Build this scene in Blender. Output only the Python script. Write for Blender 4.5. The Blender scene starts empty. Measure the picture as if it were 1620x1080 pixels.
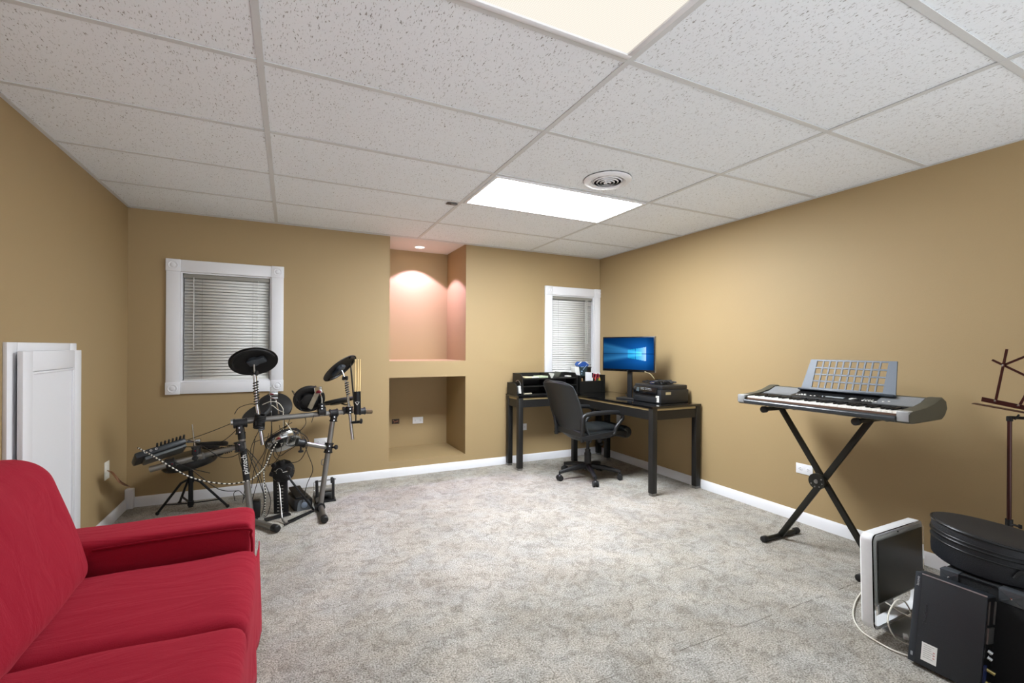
import bpy, bmesh, math, random
from mathutils import Vector, Matrix, noise
random.seed(7)
sc = bpy.context.scene
V = Vector
# ------------------------------------------------------------------ camera, world, exposure
F, YAW, ROLL, V0, CH = 724.99, .4530, .0054, 550.52, 1.2297
cam = bpy.data.cameras.new('camera'); camo = bpy.data.objects.new('camera', cam)
sc.collection.objects.link(camo); sc.camera = camo
cam.sensor_width = 36; cam.lens = F*36/1620; cam.shift_y = (V0-540)/1620; cam.clip_start = .02
camo.location = (0, 0, CH)
camo.matrix_world = Matrix.Translation((0, 0, CH)) @ Matrix.Rotation(-YAW, 4, 'Z') @ Matrix.Rotation(math.pi/2, 4, 'X') @ Matrix.Rotation(ROLL, 4, 'Z')
w = bpy.data.worlds.new('world'); sc.world = w; w.use_nodes = True
# added fill light through the open rear, brighter from below to lift the ceiling
_n = w.node_tree; _tc = _n.nodes.new('ShaderNodeTexCoord'); _sp = _n.nodes.new('ShaderNodeSeparateXYZ'); _mr = _n.nodes.new('ShaderNodeMapRange')
_n.links.new(_tc.outputs['Generated'], _sp.inputs[0]); _n.links.new(_sp.outputs[2], _mr.inputs[0]); _n.links.new(_mr.outputs[0], _n.nodes['Background'].inputs[1])
for _k, _v in zip((1, 2, 3, 4), (-.15, .15, 2.6, .35)): _mr.inputs[_k].default_value = _v
_n.nodes['Background'].inputs[0].default_value = (.93, .96, 1, 1)
sc.view_settings.view_transform = 'Standard'; sc.view_settings.look = 'None'
sc.view_settings.exposure = 0.22; sc.view_settings.gamma = 1; sc.view_settings.use_curve_mapping = False
PANEL_NEAR, PANEL_FAR, NICHE_W = .96, 57.0, 88.0

# ------------------------------------------------------------------ pixel -> place
_fw = V((math.sin(YAW), math.cos(YAW), 0)); _r = V((math.cos(YAW), -math.sin(YAW), 0)); _u = V((0, 0, 1))
_R = _r*math.cos(ROLL)+_u*math.sin(ROLL); _U = -_r*math.sin(ROLL)+_u*math.cos(ROLL)
def at(a, b, t=None, x=None, y=None, z=None):
    """point seen at photo pixel (a, b) on the given depth t or plane x / y / z"""
    d = _fw+_R*((a-810)/F)+_U*((V0-b)/F)
    if t is None:
        t = x/d.x if x is not None else y/d.y if y is not None else (z-CH)/d.z
    return d*t+V((0, 0, CH))

# ------------------------------------------------------------------ materials
def lin(c):
    if isinstance(c, str): c = [int(c[i:i+2], 16)/255 for i in (0, 2, 4)]
    return tuple(v/12.92 if v <= .04045 else ((v+.055)/1.055)**2.4 for v in c)+(1,)
MATS = {}
def mat(name, col, rough=.5, metal=0, bump=0, bscale=60, vary=0, coat=0, stretch=None, spec=.5):
    if name in MATS: return MATS[name]
    m = bpy.data.materials.new(name); m.use_nodes = True; n = m.node_tree; p = n.nodes['Principled BSDF']
    c = lin(col); p.inputs['Base Color'].default_value = c
    p.inputs['Roughness'].default_value = rough; p.inputs['Metallic'].default_value = metal
    p.inputs['Coat Weight'].default_value = coat; p.inputs['Specular IOR Level'].default_value = spec
    tc = n.nodes.new('ShaderNodeTexCoord'); mp = n.nodes.new('ShaderNodeMapping')
    n.links.new(tc.outputs['Object'], mp.inputs[0])
    if stretch: mp.inputs['Scale'].default_value = stretch
    t = n.nodes.new('ShaderNodeTexNoise'); t.inputs['Scale'].default_value = bscale; t.inputs['Detail'].default_value = 3
    n.links.new(mp.outputs[0], t.inputs['Vector'])
    v = vary if vary else .04
    mx = n.nodes.new('ShaderNodeMix'); mx.data_type = 'RGBA'
    mx.inputs[6].default_value = tuple(x*(1-v) for x in c[:3])+(1,); mx.inputs[7].default_value = tuple(min(1, x*(1+v)) for x in c[:3])+(1,)
    n.links.new(t.outputs[0], mx.inputs[0]); n.links.new(mx.outputs[2], p.inputs['Base Color'])
    if bump:
        b = n.nodes.new('ShaderNodeBump'); b.inputs['Strength'].default_value = min(1, bump); b.inputs['Distance'].default_value = .002*max(1, bump)
        n.links.new(t.outputs[0], b.inputs['Height']); n.links.new(b.outputs[0], p.inputs['Normal'])
    MATS[name] = m; return m
def emis(name, col, k):
    m = bpy.data.materials.new(name); m.use_nodes = True; n = m.node_tree; n.nodes.clear()
    e = n.nodes.new('ShaderNodeEmission'); o = n.nodes.new('ShaderNodeOutputMaterial')
    e.inputs[0].default_value = lin(col); e.inputs[1].default_value = k; n.links.new(e.outputs[0], o.inputs[0])
    return m

WALL = mat('tan_wall_paint', 'a18a63', .62, bump=.25, bscale=260, vary=.03)
WHITE = mat('white_trim_paint', 'e4e5e8', .38, vary=.01)
BLACK = mat('black_plastic', '17181a', .45, vary=.15)
BLACKM = mat('matte_black', '101112', .75, vary=.2)
DMETAL = mat('black_painted_metal', '15171a', .33, metal=.3)
CHROME = mat('chrome', 'c9cbcc', .16, metal=1)
STEEL = mat('brushed_steel_tube', '8f8e8b', .34, metal=.85, bscale=120, vary=.08)
RUBBER = mat('black_rubber', '0d0d0e', .6, bscale=200)
WIRE = mat('black_cable', '0e0e10', .5)
WIREW = mat('white_cable', 'dcd9cd', .5)
PAPER = mat('white_paper', 'e6e6e2', .8)
RED = mat('red_fabric', '93152a', .88, bump=.5, bscale=420, vary=.10, spec=.15)
def red_wrinkles():
    n = RED.node_tree; p = n.nodes['Principled BSDF']
    p.inputs['Sheen Weight'].default_value = .35; p.inputs['Sheen Tint'].default_value = lin('ff7080')
    tc = n.nodes.new('ShaderNodeTexCoord'); mp = n.nodes.new('ShaderNodeMapping'); mp.inputs['Scale'].default_value = (1.3, 5, 3); mp.inputs['Rotation'].default_value = (0, 0, .35)
    t = n.nodes.new('ShaderNodeTexNoise'); t.inputs['Scale'].default_value = 2.6; t.inputs['Detail'].default_value = 4; t.inputs['Distortion'].default_value = .8
    n.links.new(tc.outputs['Object'], mp.inputs[0]); n.links.new(mp.outputs[0], t.inputs['Vector'])
    b0 = [x for x in n.nodes if x.type == 'BUMP'][0]
    b = n.nodes.new('ShaderNodeBump'); b.inputs['Strength'].default_value = .4; b.inputs['Distance'].default_value = .025
    n.links.new(t.outputs[0], b.inputs['Height']); n.links.new(b.outputs[0], b0.inputs['Normal'])
red_wrinkles()

def carpet_mat():
    m = bpy.data.materials.new('grey_beige_carpet'); m.use_nodes = True; n = m.node_tree; L = n.links; p = n.nodes['Principled BSDF']
    p.inputs['Roughness'].default_value = .95; p.inputs['Specular IOR Level'].default_value = .1
    tc = n.nodes.new('ShaderNodeTexCoord')
    def nz(s, d, r=.6, dist=0, vec=None):
        t = n.nodes.new('ShaderNodeTexNoise'); t.inputs['Scale'].default_value = s; t.inputs['Detail'].default_value = d
        t.inputs['Roughness'].default_value = r; t.inputs['Distortion'].default_value = dist; L.new(vec or tc.outputs['Object'], t.inputs['Vector']); return t
    def ramp(src, a, b, c0, c1):
        r = n.nodes.new('ShaderNodeValToRGB'); r.color_ramp.elements[0].position = a; r.color_ramp.elements[1].position = b
        r.color_ramp.elements[0].color = c0; r.color_ramp.elements[1].color = c1; L.new(src, r.inputs[0]); return r
    fine = nz(150, 4, .75); mid = nz(14, 5, .7, 1.2); big = nz(2.0, 4, .6, .8); tint = nz(5, 2)
    rf = ramp(fine.outputs[0], .36, .62, lin('746f67'), lin('d8d4cc'))
    rm = ramp(mid.outputs[0], .37, .54, (.70, .69, .67, 1), (1.0, 1.0, 1.0, 1))
    rb = ramp(big.outputs[0], .36, .62, (.80, .79, .78, 1), (1, 1, 1, 1))
    rt = ramp(tint.outputs[0], .4, .65, (1, .975, .94, 1), (.97, .985, 1, 1))
    cur = rf.outputs[0]
    for r in (rm, rb, rt):
        x = n.nodes.new('ShaderNodeMix'); x.data_type = 'RGBA'; x.blend_type = 'MULTIPLY'; x.inputs[0].default_value = 1
        L.new(cur, x.inputs[6]); L.new(r.outputs[0], x.inputs[7]); cur = x.outputs[2]
    # seams between carpet strips
    sp = n.nodes.new('ShaderNodeSeparateXYZ'); L.new(tc.outputs['Object'], sp.inputs[0]); wob = nz(30, 2)
    def mth(op, a, b):
        q = n.nodes.new('ShaderNodeMath'); q.operation = op
        for k, v in enumerate((a, b)):
            if isinstance(v, (int, float)): q.inputs[k].default_value = v
            else: L.new(v, q.inputs[k])
        return q.outputs[0]
    yy = mth('ADD', sp.outputs[1], mth('MULTIPLY', wob.outputs[0], .012)); msk = None
    for y0, s_ in ((1.384, 1.0), (1.880, .45), (2.45, .35)):
        k = mth('MULTIPLY', mth('LESS_THAN', mth('ABSOLUTE', mth('SUBTRACT', yy, y0), 0), .0028), s_)
        msk = k if msk is None else mth('MAXIMUM', msk, k)
    br = nz(3.5, 2); msk = mth('MULTIPLY', msk, mth('MULTIPLY', mth('GREATER_THAN', br.outputs[0], .47), .5))
    x = n.nodes.new('ShaderNodeMix'); x.data_type = 'RGBA'; x.blend_type = 'MIX'; L.new(msk, x.inputs[0]); L.new(cur, x.inputs[6]); x.inputs[7].default_value = lin('4d463d'); cur = x.outputs[2]
    L.new(cur, p.inputs['Base Color'])
    b = n.nodes.new('ShaderNodeBump'); b.inputs['Strength'].default_value = .8; b.inputs['Distance'].default_value = .006
    L.new(fine.outputs[0], b.inputs['Height'])
    b2 = n.nodes.new('ShaderNodeBump'); b2.inputs['Strength'].default_value = .5; b2.inputs['Distance'].default_value = .02
    L.new(mid.outputs[0], b2.inputs['Height']); L.new(b2.outputs[0], b.inputs['Normal']); L.new(b.outputs[0], p.inputs['Normal'])
    return m
def tile_mat():
    m = bpy.data.materials.new('fissured_ceiling_tile'); m.use_nodes = True; n = m.node_tree; L = n.links; p = n.nodes['Principled BSDF']
    p.inputs['Roughness'].default_value = .9; p.inputs['Specular IOR Level'].default_value = .1
    tc = n.nodes.new('ShaderNodeTexCoord')
    mp = n.nodes.new('ShaderNodeMapping'); mp.inputs['Scale'].default_value = (1.25, .38, 1); mp.inputs['Rotation'].default_value = (0, 0, .25); L.new(tc.outputs['Object'], mp.inputs[0])
    t = n.nodes.new('ShaderNodeTexNoise'); t.inputs['Scale'].default_value = 190; t.inputs['Detail'].default_value = .8; t.inputs['Distortion'].default_value = .9; L.new(mp.outputs[0], t.inputs['Vector'])
    r = n.nodes.new('ShaderNodeValToRGB'); r.color_ramp.elements[0].position = .27; r.color_ramp.elements[1].position = .35
    r.color_ramp.elements[0].color = (.36, .355, .34, 1); r.color_ramp.elements[1].color = lin('eff4f8'); L.new(t.outputs[0], r.inputs[0])
    t2 = n.nodes.new('ShaderNodeTexNoise'); t2.inputs['Scale'].default_value = 260; t2.inputs['Detail'].default_value = 3; L.new(tc.outputs['Object'], t2.inputs['Vector'])
    L.new(r.outputs[0], p.inputs['Base Color'])
    b = n.nodes.new('ShaderNodeBump'); b.inputs['Strength'].default_value = .7; b.inputs['Distance'].default_value = .004; L.new(r.outputs[0], b.inputs['Height'])
    b2 = n.nodes.new('ShaderNodeBump'); b2.inputs['Strength'].default_value = .35; b2.inputs['Distance'].default_value = .003; L.new(t2.outputs[0], b2.inputs['Height'])
    L.new(b.outputs[0], b2.inputs['Normal']); L.new(b2.outputs[0], p.inputs['Normal'])
    return m
CARPET, TILE = carpet_mat(), tile_mat()

# ------------------------------------------------------------------ mesh builder
def frame(d):
    d = d.normalized(); a = V((0, 0, 1)) if abs(d.z) < .9 else V((1, 0, 0)); x = a.cross(d).normalized(); return x, d.cross(x)
class MB:
    def __init__(s): s.bm = bmesh.new(); s.M = Matrix.Identity(4)
    def _x(s, vs, M):
        for v in vs: v.co = s.M @ (M @ v.co)
    def box(s, c, size, r=0, M=None, seg=2):
        b = bmesh.new(); bmesh.ops.create_cube(b, size=1)
        for v in b.verts: v.co = V((v.co.x*size[0], v.co.y*size[1], v.co.z*size[2]))
        if r: bmesh.ops.bevel(b, geom=b.edges[:], offset=min(r, min(size)*.49), segments=seg, profile=.5, affect='EDGES', clamp_overlap=True)
        T = Matrix.Translation(V(c)) @ (M.to_4x4() if M else Matrix.Identity(4)); s._merge(b, T); return s
    def bb(s, x0, x1, y0, y1, z0, z1, r=0): return s.box(((x0+x1)/2, (y0+y1)/2, (z0+z1)/2), (abs(x1-x0), abs(y1-y0), abs(z1-z0)), r)
    def _merge(s, b, T):
        mp = {}
        for v in b.verts: mp[v] = s.bm.verts.new(s.M @ (T @ v.co))
        for f in b.faces:
            try: nf = s.bm.faces.new([mp[v] for v in f.verts]); nf.smooth = f.smooth; nf.material_index = f.material_index
            except ValueError: pass
        b.free()
    def rings(s, rings, cap=True, close=False, smooth=True, mi=None):
        R = [[s.bm.verts.new(s.M @ V(p)) for p in r] for r in rings]; n = len(R[0]); k = len(R)
        for i in range(k if close else k-1):
            for j in range(n):
                f = s.bm.faces.new((R[i][j], R[i][(j+1) % n], R[(i+1) % k][(j+1) % n], R[(i+1) % k][j])); f.smooth = smooth
                if mi: f.material_index = mi(i)
        if cap and not close: s.bm.faces.new(R[0][::-1]); s.bm.faces.new(R[-1])
        return s
    def tube(s, pts, r, n=10, mi=None, cap=True):
        pts = [V(p) for p in pts]; rs = r if isinstance(r, (list, tuple)) else [r]*len(pts); out = []; x = None
        for i, p in enumerate(pts):
            d = (pts[min(i+1, len(pts)-1)]-pts[max(i-1, 0)])
            if d.length < 1e-9: d = V((0, 0, 1))
            d.normalize()
            if x is None: x, y = frame(d)
            else:
                x = x-d*x.dot(d)
                x = x.normalized() if x.length > 1e-6 else frame(d)[0]; y = d.cross(x)
            out.append([p+(x*math.cos(a)+y*math.sin(a))*rs[i] for a in (2*math.pi*j/n for j in range(n))])
        return s.rings(out, cap=cap, mi=mi)
    def cyl(s, a, b, r, r2=None, n=20): return s.tube([a, b], [r, r if r2 is None else r2], n)
    def bar(s, a, b, w, h, up=(0, 0, 1), r=0):
        a, b = V(a), V(b); d = b-a; y = d.normalized(); up = V(up); x = y.cross(up).normalized(); z = x.cross(y)
        return s.box((a+b)/2, (w, d.length, h), r, Matrix((x, y, z)).transposed())
    def lathe(s, c, prof, axis=(0, 0, 1), n=40, smooth=True, sx=None):
        """prof: (radius, height along axis)"""
        ax = V(axis).normalized(); x, y = frame(ax); c = V(c)
        R = [[c+ax*h+(x*math.cos(a)+y*math.sin(a))*max(r, 1e-4) for a in (2*math.pi*j/n for j in range(n))] for r, h in prof]
        return s.rings(R, smooth=smooth)
    def prism(s, poly, a, b, smooth=False):
        """poly: world points of one face, a/b offset vectors"""
        return s.rings([[V(p)+V(a) for p in poly], [V(p)+V(b) for p in poly]], smooth=smooth)
    def ball(s, c, r, sc3=(1, 1, 1), n=16):
        b = bmesh.new(); bmesh.ops.create_uvsphere(b, u_segments=n, v_segments=n//2, radius=r)
        for f in b.faces: f.smooth = True
        s._merge(b, Matrix.Translation(V(c)) @ Matrix.Diagonal((*sc3, 1))); return s
    def quad(s, *p): s.bm.faces.new([s.bm.verts.new(s.M @ V(q)) for q in p]); return s
BASE = {}
def thing(name, label, cat, loc, group=None):
    o = bpy.data.objects.new(name, None); sc.collection.objects.link(o); o.location = V(loc); o.empty_display_size = .1
    o['label'] = label; o['category'] = cat
    if group: o['group'] = group
    BASE[o] = V(loc); return o
def obj(name, mb, m, parent=None, label=None, cat=None, group=None, kind=None, loc=None, auto=35, extra=()):
    base = BASE[parent] if parent else (V(loc) if loc else V((0, 0, 0)))
    bm = mb.bm; bmesh.ops.recalc_face_normals(bm, faces=bm.faces[:])
    for v in bm.verts: v.co -= base
    me = bpy.data.meshes.new(name); bm.to_mesh(me); bm.free()
    me.materials.append(m)
    for e in extra: me.materials.append(e)
    o = bpy.data.objects.new(name, me); sc.collection.objects.link(o)
    if parent: o.parent = parent
    else: o.location = base
    BASE[o] = base
    if auto:
        try: me.set_sharp_from_angle(angle=math.radians(auto))
        except Exception: pass
    for k, v in (('label', label), ('category', cat), ('group', group), ('kind', kind)):
        if v: o[k] = v
    return o
def struct(name, mb, m, **k): return obj(name, mb, m, kind='structure', **k)
def smooth(pts, k=8):
    pts = [V(p) for p in pts]; out = []
    for i in range(len(pts)-1):
        p0, p1, p2, p3 = pts[max(i-1, 0)], pts[i], pts[i+1], pts[min(i+2, len(pts)-1)]
        for j in range(k):
            t = j/k; out.append(.5*((2*p1)+(p2-p0)*t+(2*p0-5*p1+4*p2-p3)*t*t+(3*p1-p0-3*p2+p3)*t**3))
    return out+[pts[-1]]
def sub(bm_obj, lv=2):
    md = bm_obj.modifiers.new('sub', 'SUBSURF'); md.levels = lv; md.render_levels = lv
def text_mesh(name, s, size, M, m, parent, depth=.0004, align='CENTER'):
    c = bpy.data.curves.new(name, 'FONT'); c.body = s; c.size = size; c.align_x = align; c.align_y = 'CENTER'; c.extrude = depth
    o = bpy.data.objects.new(name+'_curve', c); sc.collection.objects.link(o)
    me = bpy.data.meshes.new_from_object(o.evaluated_get(bpy.context.evaluated_depsgraph_get())); bpy.data.objects.remove(o)
    me.name = name; base = BASE[parent]; me.transform(Matrix.Translation(-base) @ M); me.materials.clear(); me.materials.append(m)
    t = bpy.data.objects.new(name, me); sc.collection.objects.link(t); t.parent = parent; BASE[t] = base; return t
def basis(x, y, z, o):
    M = Matrix((V(x), V(y), V(z))).transposed().to_4x4(); M.translation = V(o); return M

# ------------------------------------------------------------------ room shell
XL, XR, YB, YF, H = -1.105, 3.294, 4.412, -.9, 2.2836
NX0, NX1, NYB, NZ = .856, 1.622, 5.03, (.147, .942, 1.100, 2.292)
W1 = (-.773, -.135, .945, 1.822); W2 = (2.637, 3.212, .945, 1.830)      # openings x0,x1,z0,z1
struct('floor', MB().bb(XL-.12, XR+.12, YF, YB+.1, -.08, 0), CARPET)
def holed_wall(name, x0, x1, z0, z1, holes, y0, y1):
    xs = sorted({x0, x1, *[v for h in holes for v in h[:2]]}); zs = sorted({z0, z1, *[v for h in holes for v in h[2:]]})
    b = MB()
    for yy in (y0, y1):
        for i in range(len(xs)-1):
            for j in range(len(zs)-1):
                cx, cz = (xs[i]+xs[i+1])/2, (zs[j]+zs[j+1])/2
                if any(h[0] < cx < h[1] and h[2] < cz < h[3] for h in holes): continue
                b.quad((xs[i], yy, zs[j]), (xs[i+1], yy, zs[j]), (xs[i+1], yy, zs[j+1]), (xs[i], yy, zs[j+1]))
    for h in holes:
        P = [(h[0], h[2]), (h[1], h[2]), (h[1], h[3]), (h[0], h[3])]
        for k in range(4):
            a, c = P[k], P[(k+1) % 4]; b.quad((a[0], y0, a[1]), (c[0], y0, c[1]), (c[0], y1, c[1]), (a[0], y1, a[1]))
    P = [(x0, z0), (x1, z0), (x1, z1), (x0, z1)]
    for k in range(4):
        a, c = P[k], P[(k+1) % 4]; b.quad((a[0], y0, a[1]), (c[0], y0, c[1]), (c[0], y1, c[1]), (a[0], y1, a[1]))
    bmesh.ops.remove_doubles(b.bm, verts=b.bm.verts[:], dist=1e-5)
    return struct(name, b, WALL)
holed_wall('wall_back', XL, XR, 0, H+.06, [(NX0, NX1, NZ[0], NZ[1]), (NX0, NX1, NZ[2], NZ[3]), W1, W2], YB, YB+.14)
nb = MB()
nb.bb(NX0-.03, NX1+.03, NYB, NYB+.03, 0, 2.4)
nb.bb(NX0-.03, NX0, YB+.14, NYB, 0, 2.4); nb.bb(NX1, NX1+.03, YB+.14, NYB, 0, 2.4)
nb.bb(NX0, NX1, YB+.14, NYB, NZ[0]-.03, NZ[0]); nb.bb(NX0, NX1, YB+.14, NYB, NZ[1], NZ[2])
struct('wall_niche', nb, WALL)
struct('ceiling_niche', MB().bb(NX0, NX1, YB, NYB, NZ[3], NZ[3]+.03), mat('flat_white_ceiling_paint', 'dcdad6', .8))
struct('wall_left', MB().bb(XL-.12, XL, YF, YB+.14, 0, H+.06), WALL)
struct('wall_right', MB().bb(XR, XR+.12, YF, YB+.14, 0, H+.06), WALL)
# ceiling: tiles in a hung grid
GX0, GY0, TW, TD = -.101, 1.9392, 1.2192, .6096
LIGHTS = [(0, -2, 'near'), (1, 1, 'far')]
cb = MB()
for i in range(-1, 4):
    for j in range(-6, 5):
        if any(i == a and j == b for a, b, _ in LIGHTS): continue
        x0, x1 = max(GX0+i*TW+.010, XL), min(GX0+(i+1)*TW-.010, XR); y0, y1 = max(GY0+j*TD+.010, YF), min(GY0+(j+1)*TD-.010, YB)
        if x1-x0 < .03 or y1-y0 < .03: continue
        cb.bb(x0, x1, y0, y1, H+.004+random.uniform(0, .001), H+.016)
ceiling = struct('ceiling', cb, TILE)
struct('ceiling_slab', MB().bb(XL-.1, XR+.1, YF, YB, H+.12, H+.2), mat('dark_plenum', '3a3733', .9))
gb = MB(); GRID = mat('ceiling_grid_paint', 'd0d2d2', .5)
for i in range(0, 4):
    x = GX0+i*TW
    if XL < x < XR: gb.bb(x-.012, x+.012, YF, YB, H, H+.003); gb.bb(x-.002, x+.002, YF, YB, H, H+.03)
for j in range(-6, 5):
    y = GY0+j*TD
    if YF < y < YB:
        xs = sorted([XL]+[GX0+i*TW for i in range(0, 4) if GX0+i*TW < XR]+[XR])
        for a, b in zip(xs[:-1], xs[1:]): gb.bb(a+.012, b-.012, y-.012, y+.012, H+.0006, H+.0034)
gb.bb(XL, XL+.02, YF, YB, H-.001, H+.0025); gb.bb(XR-.02, XR, YF, YB, H-.001, H+.0025)
gb.bb(XL, NX0, YB-.02, YB, H-.001, H+.0025); gb.bb(NX0, NX1, YB-.02, YB, H-.001, H+.0025); gb.bb(NX1, XR, YB-.02, YB, H-.001, H+.0025)
struct('trim_1', gb, GRID, label='suspended ceiling grid')
# baseboards
def baseboard(name, a, b, nrm, h=.078, t=.013):
    a, b, n = V(a), V(b), V(nrm); m = MB()
    pr = [(0, 0), (t, 0), (t, h*.78), (t*.55, h*.93), (t*.35, h), (0, h)]
    m.rings([[p+n*q+V((0, 0, z)) for q, z in pr] for p in (a, b)], smooth=False); return struct(name, m, WHITE)
baseboard('baseboard_back', (XL, YB, 0), (XR, YB, 0), (0, -1, 0))
baseboard('baseboard_right', (XR, YB-.013, 0), (XR, YF, 0), (-1, 0, 0))
baseboard('baseboard_left', (XL, YB-.013, 0), (XL, 3.50, 0), (1, 0, 0))
pb = MB(); pb.bb(XL, XL+.052, YB-.052, YB, 0, .15, .006); struct('trim_2', pb, WHITE)

# ------------------------------------------------------------------ windows with blinds
SLAT = mat('pale_blind_slats', 'd8d8d4', .45, vary=.02)
PANE = mat('dark_night_pane', '23262a', .08, coat=.5)
CW = .092
def window(n, W, jamb=.12):
    x0, x1, z0, z1 = W; y = YB
    c = MB()                                                     # casing
    for a, b, p, q in ((x0-CW, x0, z0, z1), (x1, min(x1+CW, XR-.001), z0, z1), (x0, x1, z1, z1+CW), (x0, x1, z0-CW, z0)):
        c.bb(a, b, y-.019, y, p, q, .004)
    c.bb(x0, x0+.012, y, y+jamb, z0, z1); c.bb(x1-.012, x1, y, y+jamb, z0, z1); c.bb(x0+.012, x1-.012, y, y+jamb, z1-.012, z1); c.bb(x0+.012, x1-.012, y, y+jamb, z0, z0+.012)
    root = struct('window_%d' % n, c, WHITE)
    for cx in (x0-CW/2, x1+CW/2):
        for cz in (z1+CW/2, z0-CW/2):
            m = MB(); hw = min(CW/2+.002, XR-.001-cx)
            m.bb(cx-CW/2-.002, cx+hw, y-.025, y, cz-CW/2-.002, cz+CW/2+.002, .003)
            m.lathe((cx, y-.025, cz), [(.034, 0), (.034, .003), (.029, .005), (.026, .001), (.018, .001), (.014, .006), (.006, .008), (0, .008)], axis=(0, -1, 0), n=28)
            obj('corner_block', m, WHITE, root)
    m = MB()
    sx0, sx1, sz0, sz1 = x0+.012, x1-.012, z0+.012, z1-.012
    for a, b, p, q in ((sx0, sx0+.035, sz0, sz1), (sx1-.035, sx1, sz0, sz1), (sx0+.035, sx1-.035, sz1-.035, sz1), (sx0+.035, sx1-.035, sz0, sz0+.035), (sx0+.035, sx1-.035, (sz0+sz1)/2-.02, (sz0+sz1)/2+.02)):
        m.bb(a, b, y+.085, y+.115, p, q)
    obj('sash', m, WHITE, root)
    obj('pane', MB().bb(sx0+.03, sx1-.03, y+.1, y+.104, sz0+.03, sz1-.03), PANE, root)
def blind(W, label, wand, cords, cordlen):
    x0, x1, z0, z1 = W; x0 += .02; x1 -= .02; y = YB+.03
    root = thing('window_blind', label, 'blind', ((x0+x1)/2, y, z0+.012), group='mini blinds')
    obj('head_rail', MB().bb(x0-.004, x1+.004, y-.018, y+.02, z1-.045, z1-.012, .003), mat('grey_head_rail', '8d8b83', .4), root)
    m = MB(); z = z0+.035; pitch = .0245
    while z < z1-.05:
        P = []                                                   # curved slat, almost closed
        for k in range(5):
            u = (k-2)/2*.0125; cv = .0022*(1-(k-2)**2/4); ang = math.radians(70)
            P.append((y+u*math.cos(ang)-cv*math.sin(ang), z+u*math.sin(ang)+cv*math.cos(ang)))
        for k in range(4):
            (ya, za), (yb, zb) = P[k], P[k+1]
            m.quad((x0, ya, za), (x1, ya, za), (x1, yb, zb), (x0, yb, zb))
        z += pitch
    bmesh.ops.remove_doubles(m.bm, verts=m.bm.verts[:], dist=1e-6)
    for f in m.bm.faces: f.smooth = True
    s = obj('slats', m, SLAT, root, auto=0)
    md = s.modifiers.new('thick', 'SOLIDIFY'); md.thickness = .0008
    obj('bottom_rail', MB().bb(x0, x1, y-.012, y+.012, z0+.0125, z0+.024, .003), SLAT, root)
    m = MB()
    for cx in cords:
        m.cyl((cx, y-.012, z1-.045), (cx, y-.012, z0+.02), .0009, n=6); m.cyl((cx, y+.012, z1-.045), (cx, y+.012, z0+.02), .0009, n=6)
    obj('ladder_cord', m, mat('grey_cord', '8b8a86', .7), root)
    obj('tilt_wand', MB().cyl((wand, y-.02, z1-.04), (wand, y-.02, z1-.62), .0035, n=6), mat('clear_wand', 'd4d6d4', .15), root)
    obj('pull_cord', MB().cyl((cordlen[0], y-.021, z1-.04), (cordlen[0], y-.026, cordlen[1]), .0016, n=6).lathe((cordlen[0], y-.026, cordlen[1]), [(.002, .0), (.006, -.03), (.005, -.034)], n=8), PAPER, root)
window(1, W1); window(2, W2)
blind(W1, 'pale mini blind in the larger window above the drum kit, its pull cord hanging', W1[0]+.085, (W1[0]+.14, W1[1]-.14), (W1[1]-.10, z if False else .99))
blind(W2, 'pale mini blind in the narrow window by the corner behind the desk', W2[0]+.47, (W2[0]+.1, W2[1]-.13), (W2[1]-.085, 1.32))

# ------------------------------------------------------------------ ceiling lights, vent, niche lamp
def lens_mat(name, col, k, tex):
    m = emis(name, col, k); n = m.node_tree; e = n.nodes['Emission']
    if tex:
        tc = n.nodes.new('ShaderNodeTexCoord'); v = n.nodes.new('ShaderNodeTexVoronoi'); v.inputs['Scale'].default_value = 150; v.inputs['Randomness'].default_value = 0
        r = n.nodes.new('ShaderNodeMapRange'); r.inputs[1].default_value = 0; r.inputs[2].default_value = .6; r.inputs[3].default_value = k*1.05; r.inputs[4].default_value = k*.82
        n.links.new(tc.outputs['Object'], v.inputs['Vector']); n.links.new(v.outputs['Distance'], r.inputs[0]); n.links.new(r.outputs[0], e.inputs[1])
    return m
for i, j, which in LIGHTS:
    x0, x1, y0, y1 = GX0+i*TW+.014, GX0+(i+1)*TW-.014, GY0+j*TD+.014, GY0+(j+1)*TD-.014
    near = which == 'near'
    t = thing('ceiling_light', 'large ceiling light panel overhead at the top edge, cream ribbed lens' if near else 'glowing white ceiling light panel beside the round vent', 'ceiling light', ((x0+x1)/2, (y0+y1)/2, H))
    m = MB(); fw = .022
    for a, b, c, d in ((x0, x1, y0, y0+fw), (x0, x1, y1-fw, y1), (x0, x0+fw, y0+fw, y1-fw), (x1-fw, x1, y0+fw, y1-fw)):
        m.bb(a, b, c, d, H-.006, H+.006, .002)
    obj('frame', m, WHITE, t)
    obj('diffuser', MB().bb(x0+fw, x1-fw, y0+fw, y1-fw, H+.001, H+.005), lens_mat('lens_'+which, 'fff7ea' if near else 'f2f8ff', PANEL_NEAR if near else PANEL_FAR, near), t)
    obj('housing', MB().bb(x0, x1, y0, y1, H+.012, H+.09), WHITE, t)
c = at(961, 285, z=H)
t = thing('ceiling_vent', 'round white ceiling air vent with concentric rings', 'vent', (c.x, c.y, H))
obj('flange', MB().lathe((c.x, c.y, H), [(.148, 0), (.148, -.004), (.135, -.014), (.112, -.016), (.100, -.008), (.096, .0), (.096, .004), (.148, .004)], n=56), WHITE, t)
VENT = mat('vent_grey', '9a9893', .5)
for k, r in enumerate((.090, .068, .046, .024)):
    z_ = -.009-.0025*k
    obj('ring', MB().lathe((c.x, c.y, H), [(r, z_), (r-.006, z_-.006), (r-.0072, z_-.005), (r-.0012, z_+.001), (r, z_)], n=48), WHITE, t)
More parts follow.
